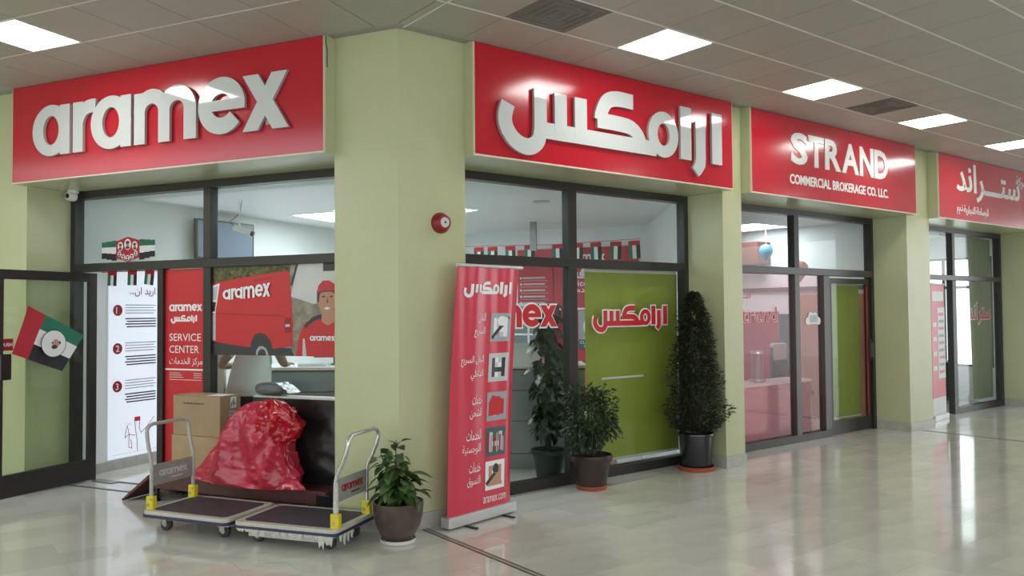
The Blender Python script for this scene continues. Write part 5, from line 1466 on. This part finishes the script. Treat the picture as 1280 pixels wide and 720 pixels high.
MB().lathe([(.065, .36), (.075, .36), (.075, .39), (.065, .40)], 'chrome', 24).build('cap', parent=t, smooth=True)
def balloon(label, m, x, y, z, r):
    t = thing('balloon', label, 'balloon', MR, (x, y, z))
    MB().lathe([(.01, -r * 1.35), (.02, -r * 1.28), (r * .35, -r * 1.0), (r * .8, -r * .5), (r, 0), (r * .85, r * .55), (r * .5, r * .9), (.01, r)], m, 22).build('skin', parent=t, smooth=True)
    MB().lathe([(.022, -r * 1.45), (.008, -r * 1.35), (.008, -r * 1.33)], m, 12).build('knot', parent=t, smooth=True)
    MB().tube([(0, 0, r), (0, 0, ZI - z)], .003, 'print_white', 5).build('thread', parent=t)
balloon('blue balloon hanging beside the brown bulkhead', 'balloonb', 10.88, 2.30, 2.62, .11)
balloon('orange balloon hanging over the brokerage sidelight', 'balloono', 10.88, 1.70, 2.30, .13)
t = thing('office_chair', 'black office chair with white shirt behind the brokerage desk', 'chair', MR, (10.30, 1.48, 0))
MB().box(-.22, .22, -.22, .22, .45, .52, 'black').build('seat', parent=t, bevel=.02)
MB().box(-.20, .20, .20, .25, .55, 1.15, 'black').build('backrest', parent=t, bevel=.02)
MB().box(-.17, .17, .19, .26, .95, 1.20, 'print_white').build('cover', parent=t, bevel=.02)
MB().tube([(0, 0, .06), (0, 0, .46)], .03, 'chrome', 12).build('column', parent=t, smooth=True)
for k in range(5):
    a = k * 1.2566; MB().tube([(0, 0, .10), (.26 * math.cos(a), .26 * math.sin(a), .05)], .02, 'black', 8).build('leg', parent=t, smooth=True)

# ================================================================== FARTHEST OFFICE
t = thing('banner_stand', 'narrow red and white roll-up banner in the farthest doorway', 'banner', MR @ Matrix.Translation((12.28, .42, 0)) @ Matrix.Rotation(math.radians(8), 4, 'Z'), (0, 0, 0))
MB().box(-.02, .62, -.04, .04, 0, .08, 'alu').build('base', parent=t, bevel=.006)
b = MB().box(0, .60, -.004, .004, .08, .34, 'print_white').box(0, .60, -.004, .004, .34, 2.05, 'print_pink'); b.build('sheet', parent=t)
b = MB().box(.28, .60, -.006, -.0045, .62, 1.70, 'print_white').box(.05, .56, -.006, -.0045, 1.80, 1.95, 'print_white')
for k in range(9): b.box(.32, .55, -.0075, -.006, .70 + .11 * k, .745 + .11 * k, 'print_grey' if k % 2 else 'print_pink')
for k in range(4): b.box(.05, .22, -.006, -.0045, .75 + .22 * k, .82 + .22 * k, 'print_white')
b.build('lettering', parent=t)
MB().tube([(-.02, 0, 2.06), (.62, 0, 2.06)], .014, 'alu', 10).build('top_rail', parent=t, smooth=True)
MB().tube([(.3, .03, .08), (.3, .012, 2.05)], .008, 'alu', 8).build('pole', parent=t)
t = thing('curtain', 'olive grey gathered curtain behind the farthest window', 'curtain', MR, (0, 0, 0))
b = MB(); vs_ = []; n = 60
for j in range(2):
    for i in range(n + 1):
        u = i / n
        vs_.append((14.62 + .80 * u + (0 if j else .10 * (1 - u)), GY + .26 + .035 * math.sin(u * 60), .12 if j == 0 else 2.9))
b.add(vs_, [(i, i + 1, n + 2 + i, n + 1 + i) for i in range(n)], 'curtain'); b.build('cloth', parent=t, smooth=True)
MB().tube([(13.6, GY + .26, 2.91), (15.2, GY + .26, 2.91)], .012, 'steel', 8).build('rod', parent=t, smooth=True)
t = thing('office_desk', 'grey office desk inside the farthest office under the bright window', 'desk', MR, (0, 0, 0))
MB().box(13.9, 15.3, 1.5, 2.2, .70, .74, 'plate').build('desk_top', parent=t, bevel=.004)
MB().box(13.95, 15.25, 1.55, 1.58, .08, .70, 'shelfgrey').build('modesty_panel', parent=t)
for x in (13.92, 15.22):
    for y in (1.52, 2.12): MB().box(x, x + .05, y, y + .05, 0, .70, 'frame2').build('leg', parent=t)
